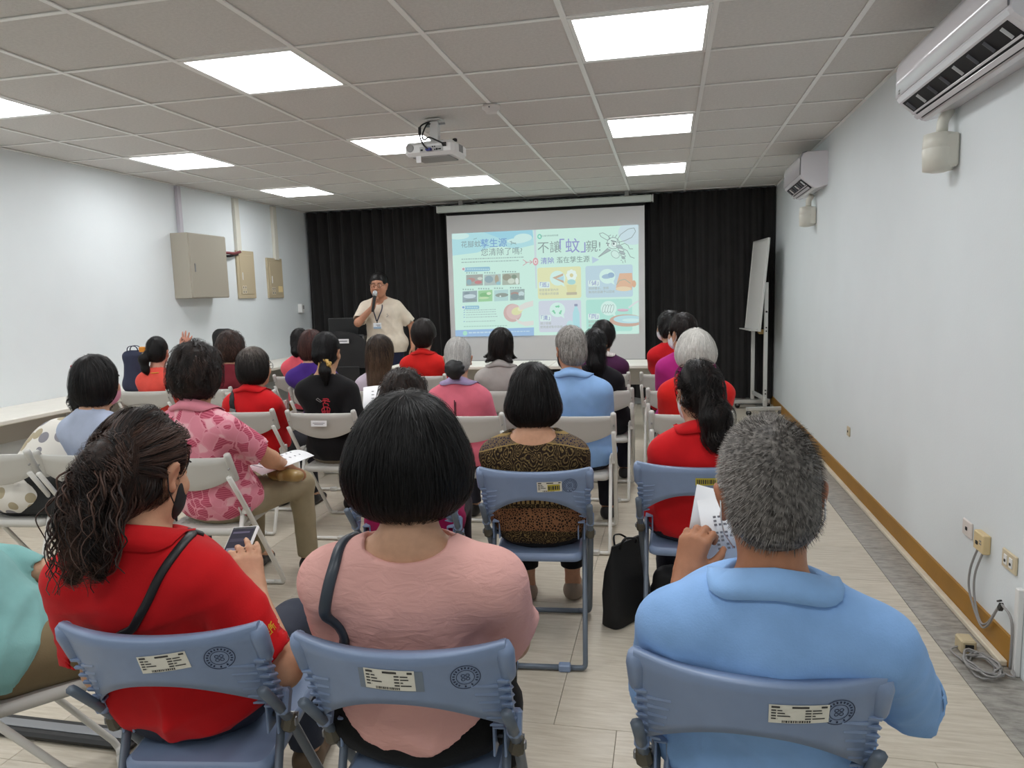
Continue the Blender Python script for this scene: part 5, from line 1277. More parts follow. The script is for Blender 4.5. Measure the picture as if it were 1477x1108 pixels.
def dots_mat():
    m, N, L, b, co = base_pattern('cloth_dots')
    v = voro(N, L, mapped(N, L, co, (1,1,.9)), 12.5, rnd=.75); sep = N.new('ShaderNodeSeparateColor'); L.new(v.outputs['Color'], sep.inputs[0])
    rad = mth(N, L, 'MULTIPLY_ADD', sep.outputs[1], .16, .30); dot = mth(N, L, 'LESS_THAN', v.outputs['Distance'], rad)
    c1 = mixc(N, L, mth(N, L, 'GREATER_THAN', sep.outputs[0], .4), col4((142,140,146)), col4((176,164,138)))
    L.new(mixc(N, L, dot, col4((224,220,212)), c1), b.inputs['Base Color']); bumpit(N, L, b, co); return m
def linen_mat(name, col):
    m, N, L, b, co = base_pattern(name); b.inputs['Base Color'].default_value = col4(col); b.inputs['Roughness'].default_value = .8
    n = N.new('ShaderNodeTexNoise'); n.inputs['Scale'].default_value = 22; n.inputs['Detail'].default_value = 6; n.inputs['Distortion'].default_value = .8; L.new(mapped(N, L, co, (1,1,2.4)), n.inputs['Vector'])
    p = N.new('ShaderNodeBump'); p.inputs['Strength'].default_value = .45; p.inputs['Distance'].default_value = .010; L.new(n.outputs['Fac'], p.inputs['Height']); L.new(p.outputs[0], b.inputs['Normal']); return m
# ---------------------------------------------------------------- the audience
BLK = ((9,8,8),(34,30,29)); BRN = ((20,14,12),(66,46,36)); DBR = ((16,12,11),(48,36,31))
RED = (200,24,30); SKN = (206,160,130); SKD = (178,124,92)
def off(x, y, deg, d=.23): a = math.radians(deg); return (x-d*math.sin(a), y+d*math.cos(a), 0)
greymix = lambda rng, n, P: np.where(rng.uniform(size=n) < .42, rng.uniform(.55, 1, n), rng.uniform(0, .3, n))
white_m = lambda rng, n, P: rng.uniform(.55, 1, n)
salt = lambda rng, n, P: np.where(rng.uniform(size=n) < .10, .55, rng.uniform(0, .25, n)**1.5)
people = {}
# --- nearest row
p = people['phone'] = person('woman in a red polo with a curly dark ponytail, black mask, looking at her phone', loc=off(-.67,-2.095,8.8), rz=math.radians(8.8), head=(-.715,-1.955,1.245), yaw=-.02, pitch=.30, hs=1.0, shw=0.152, fat=1.14,
    shirt=('cloth', RED), collar=RED, sleeve=.80, slw=1.18, pants=mat('denim_dark', (36,42,58), .8, bump=.4, bscale=400), skin=(208,160,128), hair='curlypony', hairc=((15,11,10),(88,64,54)), near=3, seed=3, mask=(26,26,28), fold=.019,
    handR=dict(w=(.135,.085,.740), f=(-.35,.45,.85), b=(.55,-.75,.25), c=(.55,.5,.25,.2), t=.9, pole=(.62,-.40,-.75), side=-1, sp=.10), handL=dict(w=(-.11,.16,.70), f=(.6,.6,.4), b=(-.5,-.4,.5), c=(.4,.4,.4,.4), pole=(-.3,-.3,-.9)), shoes=(90,70,50))
p = people['pink'] = person('woman with a black bob and pale pink blouse, dark strap on her left shoulder', loc=off(-.095,-2.075,4), rz=math.radians(5), head=(-.085,-1.935,1.285), yaw=.26, pitch=.08, hs=1.02, shw=0.168, fat=1.13,
    shirt=('mat', linen_mat('linen_pink', (226,172,164))), sleeve=1.14, slw=1.32, elbow_out=.62, hemc=3.2, hipw=1.16, hem=.492, neckcut=.027, pants=(14,14,16), skin=(204,158,128), hair='bob_wide', big=1.04, hairc=((8,7,7),(30,27,27)), hfrac=salt, near=3, seed=5, fold=.016, hand=((.10,.27,.64),(-.10,.27,.64)))
p = people['man'] = person('man with cropped grey hair in a sky blue polo holding a printed sheet', loc=off(.62,-2.065,-3.5), rz=math.radians(-3.5), head=(.635,-1.96,1.243), yaw=.02, pitch=.16, roll=-.04, hs=1.06, shw=0.182, fat=1.22, tall=1.05,
    shirt=('cloth', (138,178,228)), collar=(142,182,230), sleeve=.99, slw=1.12, pants=(28,30,42), skin=(178,122,90), hair='crop', hairc=((38,34,31),(156,150,144)), hfrac=lambda rng, n, P: np.clip(np.where(rng.uniform(size=n) < .55, rng.uniform(.35, 1, n), rng.uniform(0, .35, n))+.25*np.exp(-((P[:,2]-.03)/.05)**2)*np.abs(P[:,0])/.08, 0, 1), near=3, seed=8, fold=.016, mask=(226,226,228),
    handL=dict(w=(-.155,.165,.800), f=(.25,.25,.95), b=(-.35,-.90,.25), c=(.9,.85,.8,.8), t=1.0, side=1, pole=(-.2,-.3,-.9)), handR=dict(w=(.16,.24,.62), pole=(.9,-.3,-.6)))
p = people['teal'] = person('person in a teal jacket and khaki trousers, cut off by the left edge', loc=off(-1.54,-1.93,-45), rz=math.radians(-45), head=(-1.57,-1.84,1.17), yaw=-.9, pitch=.2, shw=0.155, fat=1.12, shirt=('cloth', (128,178,176)), sleeve=1.35, slw=1.15, pants=(120,106,80), 
    hair='bob', hairc=BRN, near=2, seed=9, fold=.014, handR=dict(w=(-.06,.16,.66), f=(.1,.98,-.15), b=(-.1,.2,1), c=(.35,.4,.45,.5), pole=(.6,-.3,-.7)), shoes=(60,52,46), kn=.12, leglen=.44)
# --- second row
people['paisley'] = person('woman with a black bowl bob and a brown paisley blouse', loc=off(-.055,-.675,5), rz=math.radians(5), head=(-.085,-.50,1.205), yaw=.18, pitch=.02, shw=0.155, fat=1.14, shirt=('mat', paisley_mat()), sleeve=.95, slw=1.22, neckcut=.032, pants=(20,20,22), pants_to=.16, 
    skin=(212,160,128), hair='bob_round', big=1.04, hairc=((8,7,7),(28,24,23)), near=2, seed=12, shoes=(150,134,120), hstrand=2240)
people['redpony'] = person('woman in a red polo with a low wavy ponytail, in front of the nearest man', loc=off(.545,-.545,-1), rz=math.radians(-1), head=(.565,-.44,1.205), yaw=.42, pitch=.06, shw=0.148, fat=1.12, shirt=('cloth', RED), collar=RED, sleeve=.85, slw=1.08, pants=(30,30,40), skin=SKN,
    hair='lowpony', hairc=((10,8,8),(40,32,29)), near=2, seed=14, mask=(222,226,230), hstrand=2240)
people['magenta'] = person('woman in magenta with permed dark hair, hidden behind the pink blouse', loc=off(-.565,-.80,6), rz=math.radians(6), head=(-.625,-.53,1.185), yaw=.1, pitch=.05, shw=0.145, fat=1.12, shirt=('cloth', (158,22,82)), sleeve=.9, slw=1.12, pants=(40,30,40), skin=SKN, hair='perm', hairc=BRN, near=2, seed=16)
people['leaf'] = person('woman in a pink leaf-print polo and khaki trousers with dark wavy hair', loc=off(-1.66,-.56,2), rz=math.radians(-4), head=(-1.655,-.44,1.305), yaw=.06, pitch=.08, hs=.98, shw=0.155, fat=1.16, shirt=('mat', leaf_mat()), collar=(214,134,148), sleeve=.72, slw=1.14, pants=(150,138,112), 
    skin=(204,150,116), hair='perm', big=1.10, hairc=((14,10,9),(56,38,30)), near=2, seed=18, hstrand=2940, handR=dict(w=(.205,.27,.63), f=(.1,.9,-.35), b=(.2,.3,1), c=(.3,.35,.4,.4), pole=(.9,-.2,-.5)), kn=.15, shoes=(50,46,44), leglen=.46)
people['greyblue'] = person('woman in a grey-blue T-shirt with a black bob and small red hair clip', loc=off(-2.245,-.55,4), rz=math.radians(-6), head=(-2.235,-.40,1.25), yaw=-.16, pitch=.04, shw=0.145, fat=1.05, shirt=('cloth', (172,182,204)), sleeve=.75, slw=1.1, pants=(40,42,56), skin=SKN, hair='bob', hairc=BLK, big=1.02, near=2, seed=20, mask=(206,140,158))
people['dots'] = person('person bent forward in a white shirt with grey and beige dots', loc=off(-2.735,-.57,4), rz=math.radians(4), head=(-2.61,-.02,1.10), yaw=.1, pitch=.85, shw=0.155, fat=1.22, shirt=('mat', dots_mat()), sleeve=.95, slw=1.15, pants=(22,22,24), skin=SKN, hair='perm', hairc=BLK, near=2, seed=22, back=-.03)
# --- third row
people['strap'] = person('woman in a red polo with short grey-brown hair, glasses and black bag strap', loc=off(-2.18,.67,3), rz=math.radians(0), head=(-2.135,.80,1.195), yaw=-.42, pitch=.0, shw=0.145, fat=1.06, shirt=('cloth', RED), collar=RED, sleeve=.8, slw=1.08, pants=(40,40,46), skin=SKN, hair='bob', hairc=((26,22,20),(132,122,114)), hfrac=lambda rng, n, P: np.clip(.15+.85*(P[:,2]-.02)/.11, 0, 1)*rng.uniform(.4, 1, n), near=2, seed=24, glasses=True)
people['scrunchie'] = person('woman in a black T-shirt with red print and a gold scrunchie', loc=off(-1.625,.65,2), rz=math.radians(2), head=(-1.635,.81,1.285), yaw=.06, pitch=.03, shw=0.145, fat=1.10, shirt=('cloth', (20,19,21)), sleeve=.85, slw=1.12, neckcut=.012, pants=(136,124,104), skin=(206,160,126), hair='scrunchie', hairc=((7,6,7),(26,24,26)), near=2, seed=26, shoes=(26,24,24), handR=dict(w=(.195,.10,.62), f=(.05,.65,.75), b=(.5,-.5,.5), c=(.5,.5,.5,.5), t=.7, side=-1))
people['bun'] = person('woman in a pink polo with grey hair in a black bun net', loc=off(-.72,.59,1), rz=math.radians(1), head=(-.775,.78,1.24), yaw=.22, pitch=.02, shw=0.140, fat=1.04, shirt=('cloth', (220,112,130)), collar=(164,148,184), sleeve=.85, slw=1.1, pants=(50,50,60), skin=(200,152,122), hair='bun', hairc=((96,94,94),(214,212,208)), hfrac=white_m, near=2, seed=28)
people['bluegent'] = person('man with grey hair in a light blue polo, black mask', loc=off(-.06,.61,1), rz=math.radians(-2), head=(-.10,.78,1.29), yaw=.50, pitch=.06, hs=.96, shw=0.165, fat=1.14, shirt=('cloth', (140,178,226)), collar=(144,182,230), sleeve=.85, slw=1.12, pants=(24,26,36), skin=(196,142,112), hair='short', hairc=((70,66,62),(188,184,178)), hfrac=lambda rng, n, P: rng.uniform(.2, 1, n), near=2, seed=30, mask=(24,24,26), shoes=(34,34,38))
people['whitehair'] = person('person with thick white hair in a red polo', loc=off(.575,.69,0), rz=0, head=(.60,.85,1.26), yaw=.15, pitch=.04, shw=0.152, fat=1.10, shirt=('cloth', (210,34,30)), collar=(210,34,30), sleeve=.8, slw=1.08, pants=(40,40,50), skin=SKN, hair='bob_wide', big=.95, hairc=((140,136,130),(232,230,224)), hfrac=white_m, near=2, seed=32)
# --- fourth row
people['coral'] = person('woman in a coral shirt with a side ponytail, right hand raised', loc=off(-3.66,1.62,6), rz=math.radians(-2), head=(-3.63,1.80,1.225), yaw=.30, pitch=.03, shw=0.140, shirt=('cloth', (232,88,76)), sleeve=.8, slw=1.1, pants=(40,40,50), skin=(210,150,128), hair='sidepony', hairc=BLK, near=2, hstrand=900, seed=34,
    handR=dict(w=(.080,.25,1.085), f=(.18,.05,1), b=(.1,-1,.1), c=(.12,.05,.05,.1), t=.2, side=-1, sp=.24, pole=(.9,.1,-.6)))
people['curly'] = person('woman with curly brown hair at the left, behind the coral shirt', loc=off(-3.18,1.74,5), rz=math.radians(2), head=(-3.02,1.90,1.255), yaw=.1, shw=0.140, shirt=('cloth', (120,40,50)), pants=(40,40,46), skin=SKN, hair='perm', big=1.14, hairc=((28,18,15),(88,60,48)), near=1, seed=36)
people['purple'] = person('woman in a purple top with auburn hair', loc=off(-2.20,1.72,3), rz=math.radians(3), head=(-2.23,1.76,1.258), yaw=.0, pitch=.02, shw=0.150, fat=1.1, shirt=('cloth', (70,42,128)), sleeve=.99, slw=1.12, pants=(30,30,36), skin=SKN, hair='bob', hairc=((46,24,22),(104,64,56)), near=1, seed=38)
people['lavender'] = person('woman in a lavender grey blouse with long brown hair', loc=off(-1.68,1.65,2), rz=math.radians(-2), head=(-1.67,1.76,1.21), yaw=-.18, shw=0.140, shirt=('cloth', (196,184,198)), sleeve=.95, slw=1.15, pants=(50,50,60), skin=SKN, hair='long', big=1.13, hairc=((22,16,14),(98,76,58)), hfrac=lambda rng, n, P: np.clip(rng.uniform(0, .4, n)+np.clip(-P[:,2]/.25, 0, .6), 0, 1), near=1, seed=40, hstrand=1260)
people['greyshirt'] = person('woman in a grey shirt with dark hair flipped outward', loc=off(-.72,1.65,1), rz=math.radians(0), head=(-.735,1.76,1.245), yaw=.05, roll=.05, shw=0.140, shirt=('cloth', (172,166,162)), collar=(172,166,162), sleeve=.9, slw=1.1, pants=(40,40,46), skin=SKN, hair='flip', hairc=((12,10,10),(44,36,33)), near=1, seed=42, hstrand=1260)
people['wavy'] = person('woman in black with long wavy black hair, beside the man in light blue', loc=off(-.0,1.67,0), rz=0, head=(-.055,1.74,1.23), yaw=.1, shw=0.145, fat=1.06, shirt=('cloth', (22,21,26)), sleeve=.8, slw=1.1, pants=(30,30,44), skin=(190,134,104), hair='wavy', hairc=((7,6,7),(28,26,28)), near=1, seed=44, hstrand=1260)
people['pinkmask'] = person('woman in a magenta shirt and white mask with dark short hair', loc=off(.53,1.65,-2), rz=math.radians(4), head=(.545,1.80,1.318), yaw=.80, pitch=.02, shw=0.145, shirt=('cloth', (184,44,130)), sleeve=.85, slw=1.12, pants=(40,36,44), skin=SKN, hair='short', big=1.06, hairc=DBR, near=1, seed=46, mask=(226,230,234))
# --- front row of the audience
people['claw'] = person('woman in a salmon pink top with dark hair in a claw clip', loc=off(-2.86,2.62,4), rz=math.radians(0), head=(-2.865,2.75,1.23), yaw=.05, shw=0.135, shirt=('cloth', (232,96,110)), pants=(30,30,36), skin=SKN, hair='claw', hairc=BLK, near=1, seed=48)
people['redfront'] = person('person in red with full black hair, directly before the speaker', loc=off(-1.66,2.60,1), rz=0, head=(-1.655,2.72,1.29), yaw=.0, pitch=.03, shw=0.160, fat=1.1, shirt=('cloth', (206,34,30)), collar=(206,34,30), sleeve=.9, slw=1.1, pants=(36,36,44), skin=SKN, hair='short', big=1.32, hairc=DBR, near=1, seed=50)
people['plum'] = person('person in a plum jacket with a striped collar and short black hair', loc=off(-.085,2.67,0), rz=0, head=(-.085,2.80,1.24), yaw=-.10, pitch=.14, shw=0.158, fat=1.1, shirt=('cloth', (74,36,70)), sleeve=1.5, slw=1.1, collar=mat('striped_knit', (206,200,196), .8, var=.5, vscale=3, stretch=(90,1,1)), pants=(30,30,40), skin=SKN, hair='short', big=1.25, hairc=BLK, near=1, seed=52)
people['redright'] = person('person in red with black curly hair and a white mask, frontmost on the right', loc=off(.45,2.65,-2), rz=math.radians(3), head=(.455,2.76,1.31), yaw=.80, shw=0.145, shirt=('cloth', (198,28,34)), sleeve=.85, pants=(36,36,40), skin=SKN, hair='perm', hairc=BLK, near=1, seed=54, mask=(226,230,234))
# --- the speaker, standing behind the table
people['speaker'] = person('man in a beige T-shirt with glasses and lanyard, speaking into a microphone', loc=(-2.81,4.72,0), rz=math.pi+.12, head=(-2.86,4.66,1.80), yaw=math.pi+.16, pitch=.04, hs=1.13, shw=0.185, neckl=.128, fat=1.36, tall=1.06, shirt=('cloth', (206,195,178)), sleeve=.85, slw=1.15, hem=.84, pants=(34,38,60), skin=(188,134,106), hair='crop', hairc=((10,9,9),(40,36,34)), near=2, seed=60, glasses=True, stand=True, big=1.12, jaw=1.30, fold=.012,
    handR=dict(w=(.085,.225,1.385), f=(-.25,.15,.95), b=(.55,.80,.05), c=(1.0,1.0,1.0,1.0), t=.8, pole=(.9,.1,-.9), side=-1), handL=dict(w=(-.31,.02,.905), f=(-.1,.2,-1), b=(-1,.1,0), c=(.4,.4,.4,.4), pole=(-.6,-.8,-.2)), shoes=(30,30,32))
# ---------------------------------------------------------------- things worn and carried
def part_at(p, mb, name): return mb.build(name, p['root'])
leather = mat('strap_black', (30,30,32), .45, bump=.2, bscale=300); navyl = mat('strap_slate', (58,66,76), .4, bump=.2, bscale=120)
def L2W(p, v): return p['root'].matrix_basis @ Vector(v)
p = people['phone']; nb = p['nb']
flat_strap(p['shirt'], [nb+np.array((.100,.07,-.03)), nb+np.array((.105,-.02,-.03)), nb+np.array((.03,-.12,-.16)), nb+np.array((-.06,-.15,-.27)), nb+np.array((-.12,-.15,-.34))], .019, .004, leather, 'bag_strap', p['root'])
V, F = text_geo('東區衛生所', .021, .0006); t = MB(); s, S, El, W, hd = p['arms'][0]
ax = nrm(np.array(El)-np.array(S)); c0 = S+(El-S)*.60; outv = nrm(np.array((.50,-.75,.35))-ax*(np.array((.50,-.75,.35))@ax)); side = np.cross(ax, outv)
P3 = np.array([c0+outv*.08+side*(-v.x)+(-ax)*v.y for v in V]); P3 = p['shirt'].project(P3, .0012, 5); t.add(P3, F, mat('embroidery_gold', (214,160,40), .5)); t.build('sleeve_lettering', p['root'])
# phone held in front of her
ph = thing('mobile_phone', 'black phone in a white case held by the woman in red', 'phone', L2W(p, (.058,.165,.818)))
Rp = Matrix.Rotation(.10,3,'Z') @ rotx(.62) @ Matrix.Rotation(-.12,3,'Y')
MB().box((0,0,0), (.080,.158,.011), mat('case_white', (226,226,226), .4), R=Rp, bevel=.005).build('case', ph)
MB().box(Rp@Vector((0,0,.0050)), (.070,.148,.002), blackp, R=Rp, bevel=.0008).build('glass', ph)
b = MB(); b.box(Rp@Vector((0,.0,.0064)), (.064,.134,.0006), emit('phone_dim', (52,50,62), .9), R=Rp)
for k, (y, w, c) in enumerate(((.055,.05,(96,90,110)),(.030,.058,(70,66,80)),(-.0,.04,(130,126,140)),(-.018,.054,(86,82,98)),(-.034,.048,(86,82,98)))): b.box(Rp@Vector(((w-.056)/2,y,.0069)), (w,.010 if k else .006,.0005), emit('phone_row_%d' % k, c, .9), R=Rp)
b.build('screen', ph)
# pink blouse: strap over the left shoulder, back pleat lines
p = people['pink']; nb = p['nb']; sx = p['sh'][1][0]
flat_strap(p['shirt'], [nb+np.array((-.118,.09,-.07)), nb+np.array((-.122,.02,.0)), nb+np.array((-.140,-.05,-.03)), nb+np.array((-.168,-.10,-.14)), nb+np.array((-.172,-.12,-.23)), nb+np.array((-.155,-.13,-.33))], .024, .006, navyl, 'bag_strap', p['root'])
# man: the sheet he reads
p = people['man']
pp = thing('paper_sheet', 'folded printed sheet in the left hand of the man in the sky blue polo', 'paper', L2W(p, (-.095,.255,.905)))
b = MB(); Rq = rotx(-.35)@Matrix.Rotation(.25,3,'Z')@Matrix.Rotation(.18,3,'Y')
def sheet(cx, cy, cz, w, h, bend, R):
    n = 8; rows = []
    for i in range(n+1):
        x = -w/2+w*i/n; y = bend*math.sin(math.pi*i/n)
        rows.append([Vector((cx,cy,cz))+R@Vector((x,y,-h/2)), Vector((cx,cy,cz))+R@Vector((x,y,h/2)), Vector((cx,cy,cz))+R@Vector((x,y+.0012,h/2)), Vector((cx,cy,cz))+R@Vector((x,y+.0012,-h/2))])
    b.grid(rows, paperm, close=True)
sheet(0,0,0,.105,.17,.012,Rq); sheet(.022,-.006,-.012,.095,.15,.008,rotx(-.35)@Matrix.Rotation(-.15,3,'Y')@Matrix.Rotation(.1,3,'Z'))
b.build('sheet', pp); b = MB(); Rq2 = rotx(-.35)@Matrix.Rotation(-.15,3,'Y')@Matrix.Rotation(.1,3,'Z'); rr = random.Random(4)
for r_ in range(9):
    for c_ in range(5):
        if rr.random() < .8: b.box(Vector((.022,-.006,-.012))+Rq2@Vector((-.012+c_*.011,.0015,.030-r_*.0095)), (.007,.0006,.005), inkm, R=Rq2)
b.build('printed_table', pp)
# red polo woman with grey hair: strap
p = people['strap']; nb = p['nb']; st = mat('webbing_black', (20,20,22), .7)
flat_strap(p['shirt'], [nb+np.array((-.10,.05,-.04)), nb+np.array((-.095,-.03,-.055)), nb+np.array((-.07,-.10,-.16)), nb+np.array((-.02,-.13,-.30)), nb+np.array((.06,-.13,-.38))], .034, .004, st, 'bag_strap', p['root'])
q = p['shirt'].project(np.array([nb+np.array((-.088,-.09,-.10))]), .008)[0]; MB().box(q, (.04,.004,.020), steel, R=roty(.25), bevel=.001).build('strap_buckle', p['root'])
# dotted shirt strap and bag
p = people['dots']; nb = p['nb']
flat_strap(p['shirt'], [nb+np.array((.10,-.04,-.02)), nb+np.array((.09,-.14,-.06)), nb+np.array((.11,-.24,-.14)), nb+np.array((.13,-.33,-.26))], .024, .004, st, 'bag_strap', p['root'])
# black T-shirt print: a red figure and a grey rounded frame
p = people['scrunchie']; nb = p['nb']; b = MB(); redp = mat('print_red', (190,40,56), .7); gp = mat('print_grey_light', (150,150,150), .7)
def printed(strokes, m, w, org):
    for s_ in strokes:
        P3 = []; n = 0
        for (x0, z0), (x1, z1) in zip(s_[:-1], s_[1:]):
            d = math.hypot(x1-x0, z1-z0)+1e-6; nx, nz = -(z1-z0)/d*w/2, (x1-x0)/d*w/2
            Q = [org+np.array((x,-.12,z)) for x, z in ((x0+nx,z0+nz),(x1+nx,z1+nz),(x1-nx,z1-nz),(x0-nx,z0-nz))]
            Q = p['shirt'].project(np.array(Q), .0016, 6); b.add(Q, [(0,1,2,3)], m); b.add(Q, [(3,2,1,0)], m)
o = nb+np.array((.030,0,-.165))
printed([[(-.012,.048),(.022,.050),(.030,.040)],[(-.022,.034),(.000,.038),(.036,.030)],[(.002,.036),(-.002,.018),(.020,.012)],[(-.010,.020),(-.016,-.004),(-.010,-.020)],[(.016,.012),(.020,-.006)],[(-.030,-.026),(-.010,-.012),(.014,-.012),(.026,-.026)],[(-.030,-.026),(-.026,-.046),(.020,-.046),(.026,-.026)],[(-.012,-.014),(-.012,-.046)],[(.008,-.014),(.008,-.046)],[(-.026,-.036),(.024,-.036)]], redp, .0065, o)
printed([[(-.058,.050),(-.048,.056),(-.022,.034),(-.028,.022),(-.036,.022),(-.062,.042),(-.058,.050)]], gp, .0035, o); b.build('shirt_print', p['root'])
hp = p['hp']; b = MB(); gold = mat('scrunchie_gold', (196,160,86), .5, bump=.5, bscale=150)
c0 = Vector(hp(.026,-.108,-.072)); pts = []
for k in range(49): a = k/48*2*math.pi; pts.append(c0+Vector(p['R']@np.array(((.026+.006*math.cos(9*a))*math.cos(a), .010*math.sin(7*a), (.022+.006*math.sin(9*a))*math.sin(a)))))
b.tube(pts, [.012+.004*math.sin(k*1.9) for k in range(49)], gold, 8); b.build('scrunchie', p['root'])
# grey bun with a black ruffled net
p = people['bun']; f = SDF(); c0 = np.array(p['hp'](-.015,-.125,-.060)); f.ell(c0, (.054,.042,.052), k=.02); rg = np.random.default_rng(2)
for k in range(26):
    d = nrm(rg.normal(size=3)); d[1] = -abs(d[1])*.6; f.ell(c0+d*np.array((.050,.038,.048)), (.018,.012,.014), k=.008)
P, Q = f.mesh(.005); link(bpy.data.objects.new('bun_net', raw_mesh('bun_net', P, Q, mats=[mat('net_black', (14,14,16), .5, bump=.6, bscale=250)])), p['root'])
nb = p['nb']; b = MB(); q = p['shirt'].project(np.array([nb+np.array((.0,-.06,-.075-.012*k)) for k in range(9)]+[nb+np.array((.006,-.06,-.18+.012*k)) for k in range(9)]), .003); b.tube([Vector(v) for v in q], .0022, st, 6); b.build('lanyard_cord', p['root'])
# hair clips and ties
p = people['greyblue']; MB().box(p['hp'](-.062,-.082,.088), (.020,.010,.010), mat('clip_red', (190,50,70), .4), R=rotz(.6), bevel=.003).build('hair_clip', p['root'])
p = people['coral']; b = MB(); c0 = np.array(p['hp'](-.058,-.095,-.010)); b.tube([Vector(c0+p['R']@np.array((.020*math.cos(a), -.012*math.sin(a), .016*math.sin(a+.5)))) for a in np.linspace(0,2*math.pi,17)], .006, mat('tie_cream', (220,206,160), .6), 6); b.tube([Vector(c0+p['R']@np.array(v)) for v in ((-.01,0,.0),(-.025,-.01,.012),(-.034,-.006,.004))], .004, mat('tie_cream', (220,206,160), .6), 6); b.build('hair_tie', p['root'])
b = MB(); q = p['shirt'].project(np.array([p['nb']+np.array((.005+.012*k,-.055+.002*k,.0)) for k in range(6)]), .004); b.tube([Vector(v) for v in q], .004, mat('lanyard_gold', (222,170,60), .5), 6); b.build('lanyard', p['root'])
p = people['claw']; b = MB(); c0 = np.array(p['hp'](0,-.125,-.045))
for s_ in (-1,1):
    b.tube([Vector(c0+p['R']@np.array(v)) for v in ((s_*.008,0,.02),(s_*.030,-.012,.01),(s_*.038,-.005,-.012),(s_*.030,.01,-.03))], .005, blackp, 6)
    for k in range(3): b.tube([Vector(c0+p['R']@np.array(v)) for v in ((s_*.036,-.006,.006-.012*k),(s_*.014,.004,-.004-.012*k))], .003, blackp, 5)
b.build('hair_claw', p['root'])
# speaker: lanyard, badge, microphone, chest print
p = people['speaker']; nb = p['nb']; lan = mat('lanyard_navy', (40,44,66), .6)
for s_ in (-1,1):
    flat_strap(p['shirt'], [nb+np.array((s_*.055,-.0,.03)), nb+np.array((s_*.072,.06,-.03)), nb+np.array((s_*.045,.15,-.13)), nb+np.array((.012+s_*.004,.19,-.24))], .013, .002, lan, 'lanyard', p['root'], n=26)
q = p['shirt'].project(np.array([nb+np.array((.012,.20,-.30))]), .008)[0]
bd = MB().box((0,0,0), (.095,.005,.070), mat('badge_white', (226,232,236), .4), bevel=.002).build('name_badge', p['root'], loc=q)
b = MB(); b.box((0,.0032,-.022), (.090,.001,.020), mat('badge_blue', (140,170,196), .5)); b.box((-.012,.0032,.010), (.05,.001,.006), inkm); b.box((-.018,.0032,-.002), (.04,.001,.006), inkm); b.box((0,.001,.052), (.012,.003,.035), blackp); b.build('badge_print', bd)
b = MB(); o = nb+np.array((-.125,.0,-.175))
for dx, dz, w, h in ((.0,.016,.010,.014),(-.006,-.004,.012,.008),(.004,-.012,.008,.006)):
    Q = p['shirt'].project(np.array([o+np.array((dx+sx_*w/2,.22,dz+sz_*h/2)) for sx_, sz_ in ((-1,-1),(1,-1),(1,1),(-1,1))]), .0015, 8); b.add(Q, [(0,1,2,3)], inkm); b.add(Q, [(3,2,1,0)], inkm)
b.build('chest_print', p['root'])
W = np.array(p['arms'][0][3]); mpos = L2W(p, W+np.array((-.030,.055,.075)))
mic = thing('microphone', 'black handheld microphone with a silver head held by the speaker', 'microphone', mpos, math.pi+.12)
Rm_ = rotx(.22)@roty(-.12)
MB().lathe([(.013,-.14),(.016,-.135),(.017,-.02),(.020,.03),(.022,.045)], blackp, R=Rm_, n=16).build('handle', mic)
MB().lathe([(.022,.045),(.027,.052),(.028,.075),(.024,.095),(.014,.108),(.004,.111)], mat('mic_grille', (176,178,180), .35, .7, bump=.8, bscale=600), R=Rm_, n=16).build('grille', mic)
# ---------------------------------------------------------------- bags and papers
def bag(name, label, cat, loc, rz, w, d, h, m, handles=True, slump=.9, seed=1, loops=.09):
    t = thing(name, label, cat, loc, rz); f = SDF(); n = 8
    f.cone((-w/2+d*.4,0,d*.38), (w/2-d*.4,0,d*.38), d*.42, k=.03); f.cone((-w/2*slump+d*.35,0,h-d*.3), (w/2*slump-d*.35,0,h-d*.3), d*.28, k=.12)
    for q in np.linspace(-1,1,5): f.cone((q*(w/2-d*.42),0,d*.4), (q*(w/2*slump-d*.38),0,h-d*.32), d*.40, d*.27, k=.05)
    f.func(folds(seed, .012, 45, 1.0)); f.plane((0,0,-1), (0,0,.003)); P, Q = f.mesh(.011)
    link(bpy.data.objects.new('bag_body', raw_mesh('bag_body', P, Q, mats=[m])), t)
    if handles:
        b = MB()
        for s_ in (-1,1): b.tube(fillet([(-w*.22,s_*d*.15,h-.03),(-w*.20,s_*d*.18,h+loops),(w*.20,s_*d*.18,h+loops),(w*.22,s_*d*.15,h-.03)], .05), .007, m, 7, flat=.5)
        b.build('handle', t)
    return t
bagblk = mat('bag_black', (16,16,18), .7, bump=.3, bscale=250)
t = thing('tote_bag', 'black tote bag on the floor between the paisley blouse and the red ponytail', 'bag', (.262,-.20,0), 1.0)
b = MB(); rows = []
for z, w, d in ((.0,.25,.09),(.008,.27,.105),(.06,.275,.11),(.15,.26,.095),(.25,.235,.06),(.33,.215,.026),(.36,.21,.012)):
    rows.append([(w/2*math.copysign(abs(math.cos(a))**.35, math.cos(a))+.015*math.sin(z*22), d/2*math.copysign(abs(math.sin(a))**.5, math.sin(a))+.02*z, z) for a in np.linspace(0, 2*math.pi, 24, endpoint=False)])
b.grid(rows, bagblk, close=True); b.add(rows[0], [tuple(range(24))[::-1]], bagblk); b.add(rows[-1], [tuple(range(24))], bagblk); b.build('bag_body', t)
for s_ in (-1,1): MB().tube(fillet([(-.06,s_*.012,.345),(-.05,s_*.03,.40),(.03,s_*.045,.38),(.06,s_*.012,.345)], .03), .006, bagblk, 6, flat=.5).build('handle', t)
t = bag('tote_bag', 'black bag with glittering print under the chair of the red ponytail', 'bag', (.50,-.22,0), .1, .28, .14, .26, mat('bag_black_dark', (14,13,16), .6), False, .85, 4)
b = MB(); rr = random.Random(9)
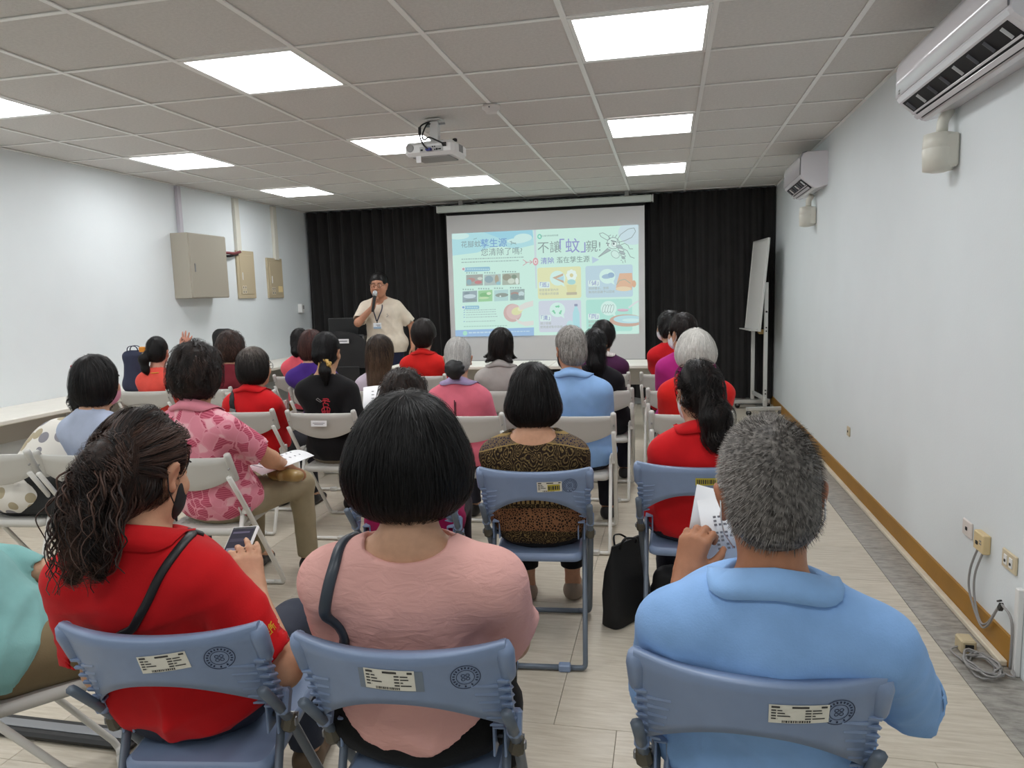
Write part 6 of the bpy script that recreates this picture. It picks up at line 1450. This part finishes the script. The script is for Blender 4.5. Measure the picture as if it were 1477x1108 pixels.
for k in range(26): b.box((rr.uniform(-.09,.09), -.062, .14+.035*math.sin(k)*rr.random()+rr.uniform(-.02,.03)), (.006,.014,.006), mat('glitter_gold', (190,160,90), .3, .8), R=rotz(rr.random()))
b.build('glitter_print', t)
bag('shoulder_bag', 'black shoulder bag on the seat behind the dotted shirt', 'bag', (-2.62,-.42,.455), .05, .36, .10, .20, bagblk, False, .95, 6)
t = thing('clutch_purse', 'gold brown clutch purse with a knot on the lap of the leaf-print polo', 'bag', (-1.415,-.155,.615), -.25)
f = SDF(); f.cone((-.065,0,.0), (.065,0,.0), .042, k=.02, asp=((0,0,1), .75)); f.ell((0,-.035,.0), (.018,.018,.026), k=.01); f.func(folds(3, .006, 70, 1.0)); P, Q = f.mesh(.006); link(bpy.data.objects.new('purse_body', raw_mesh('purse_body', P, Q, mats=[mat('purse_gold', (150,122,72), .35, bump=.3, bscale=120)])), t)
def paper(label, loc, rz, tilt, w=.21, d=.297, curl=.015):
    b = MB(); n = 8; R = rotx(tilt)
    b.grid([[R@Vector((-w/2+w*i/n, -d/2, curl*math.sin(math.pi*i/n))), R@Vector((-w/2+w*i/n, d/2, curl*math.sin(math.pi*i/n)+.004)), R@Vector((-w/2+w*i/n, d/2, curl*math.sin(math.pi*i/n)+.0055)), R@Vector((-w/2+w*i/n, -d/2, curl*math.sin(math.pi*i/n)+.0015))] for i in range(n+1)], paperm, close=True)
    for k in range(9): b.box(R@Vector((0,-d*.36+k*d*.09,curl+.0026)), (w*.45,.005,.0008), inkm, R=R)
    o = b.build('paper_sheet'); o.location = loc; o.rotation_euler = (0,0,rz); return tag(o, label, 'paper', 'handouts')
paper('white handout on the lap of the leaf-print polo, above the gold purse', (-1.47,-.13,.668), -.5, .12)
paper('white handout sheets on the left table behind the red polo with the strap', (-3.98,2.35,.742), .3, 0)
paper('white handout on the empty chair seat behind the red polo with a strap', (-2.69,1.84,.470), .2, 0)
paper('white sheet held up at the right of the woman in the black T-shirt', (-1.44,1.12,.76), .3, .9)
paper('white sheet on the left wall table beside the coral shirt', (-4.05,1.50,.742), .1, 0)
t = bag('backpack', 'navy backpack standing on the table left of the coral shirt', 'bag', (-4.04,2.02,.740), .2, .22, .14, .34, mat('bag_navy', (34,40,66), .7, bump=.3, bscale=200), True, .95, 8, .05)
MB().box((.10,-.05,.36), (.05,.03,.045), mat('tag_orange', (214,140,40), .6), bevel=.006).build('orange_tag', t)
bag('backpack', 'black backpack on the table behind the curly brown hair', 'bag', (-4.02,3.30,.740), 0, .34, .20, .46, bagblk, False, .8, 9)
t = tag(MB().box((-.955,.705,.80), (.020,.008,.12), mat('ribbon_yellow', (226,170,30), .6), R=roty(.05), bevel=.002).build('yellow_ribbon'), 'yellow ribbon strip on a chair back beside the grey bun', 'ribbon')
# ---------------------------------------------------------------- tidy up
for o in SC.objects:
    if o.parent is not None:
        for k in ('label', 'category', 'group'):
            if k in o and k != 'label': del o[k]
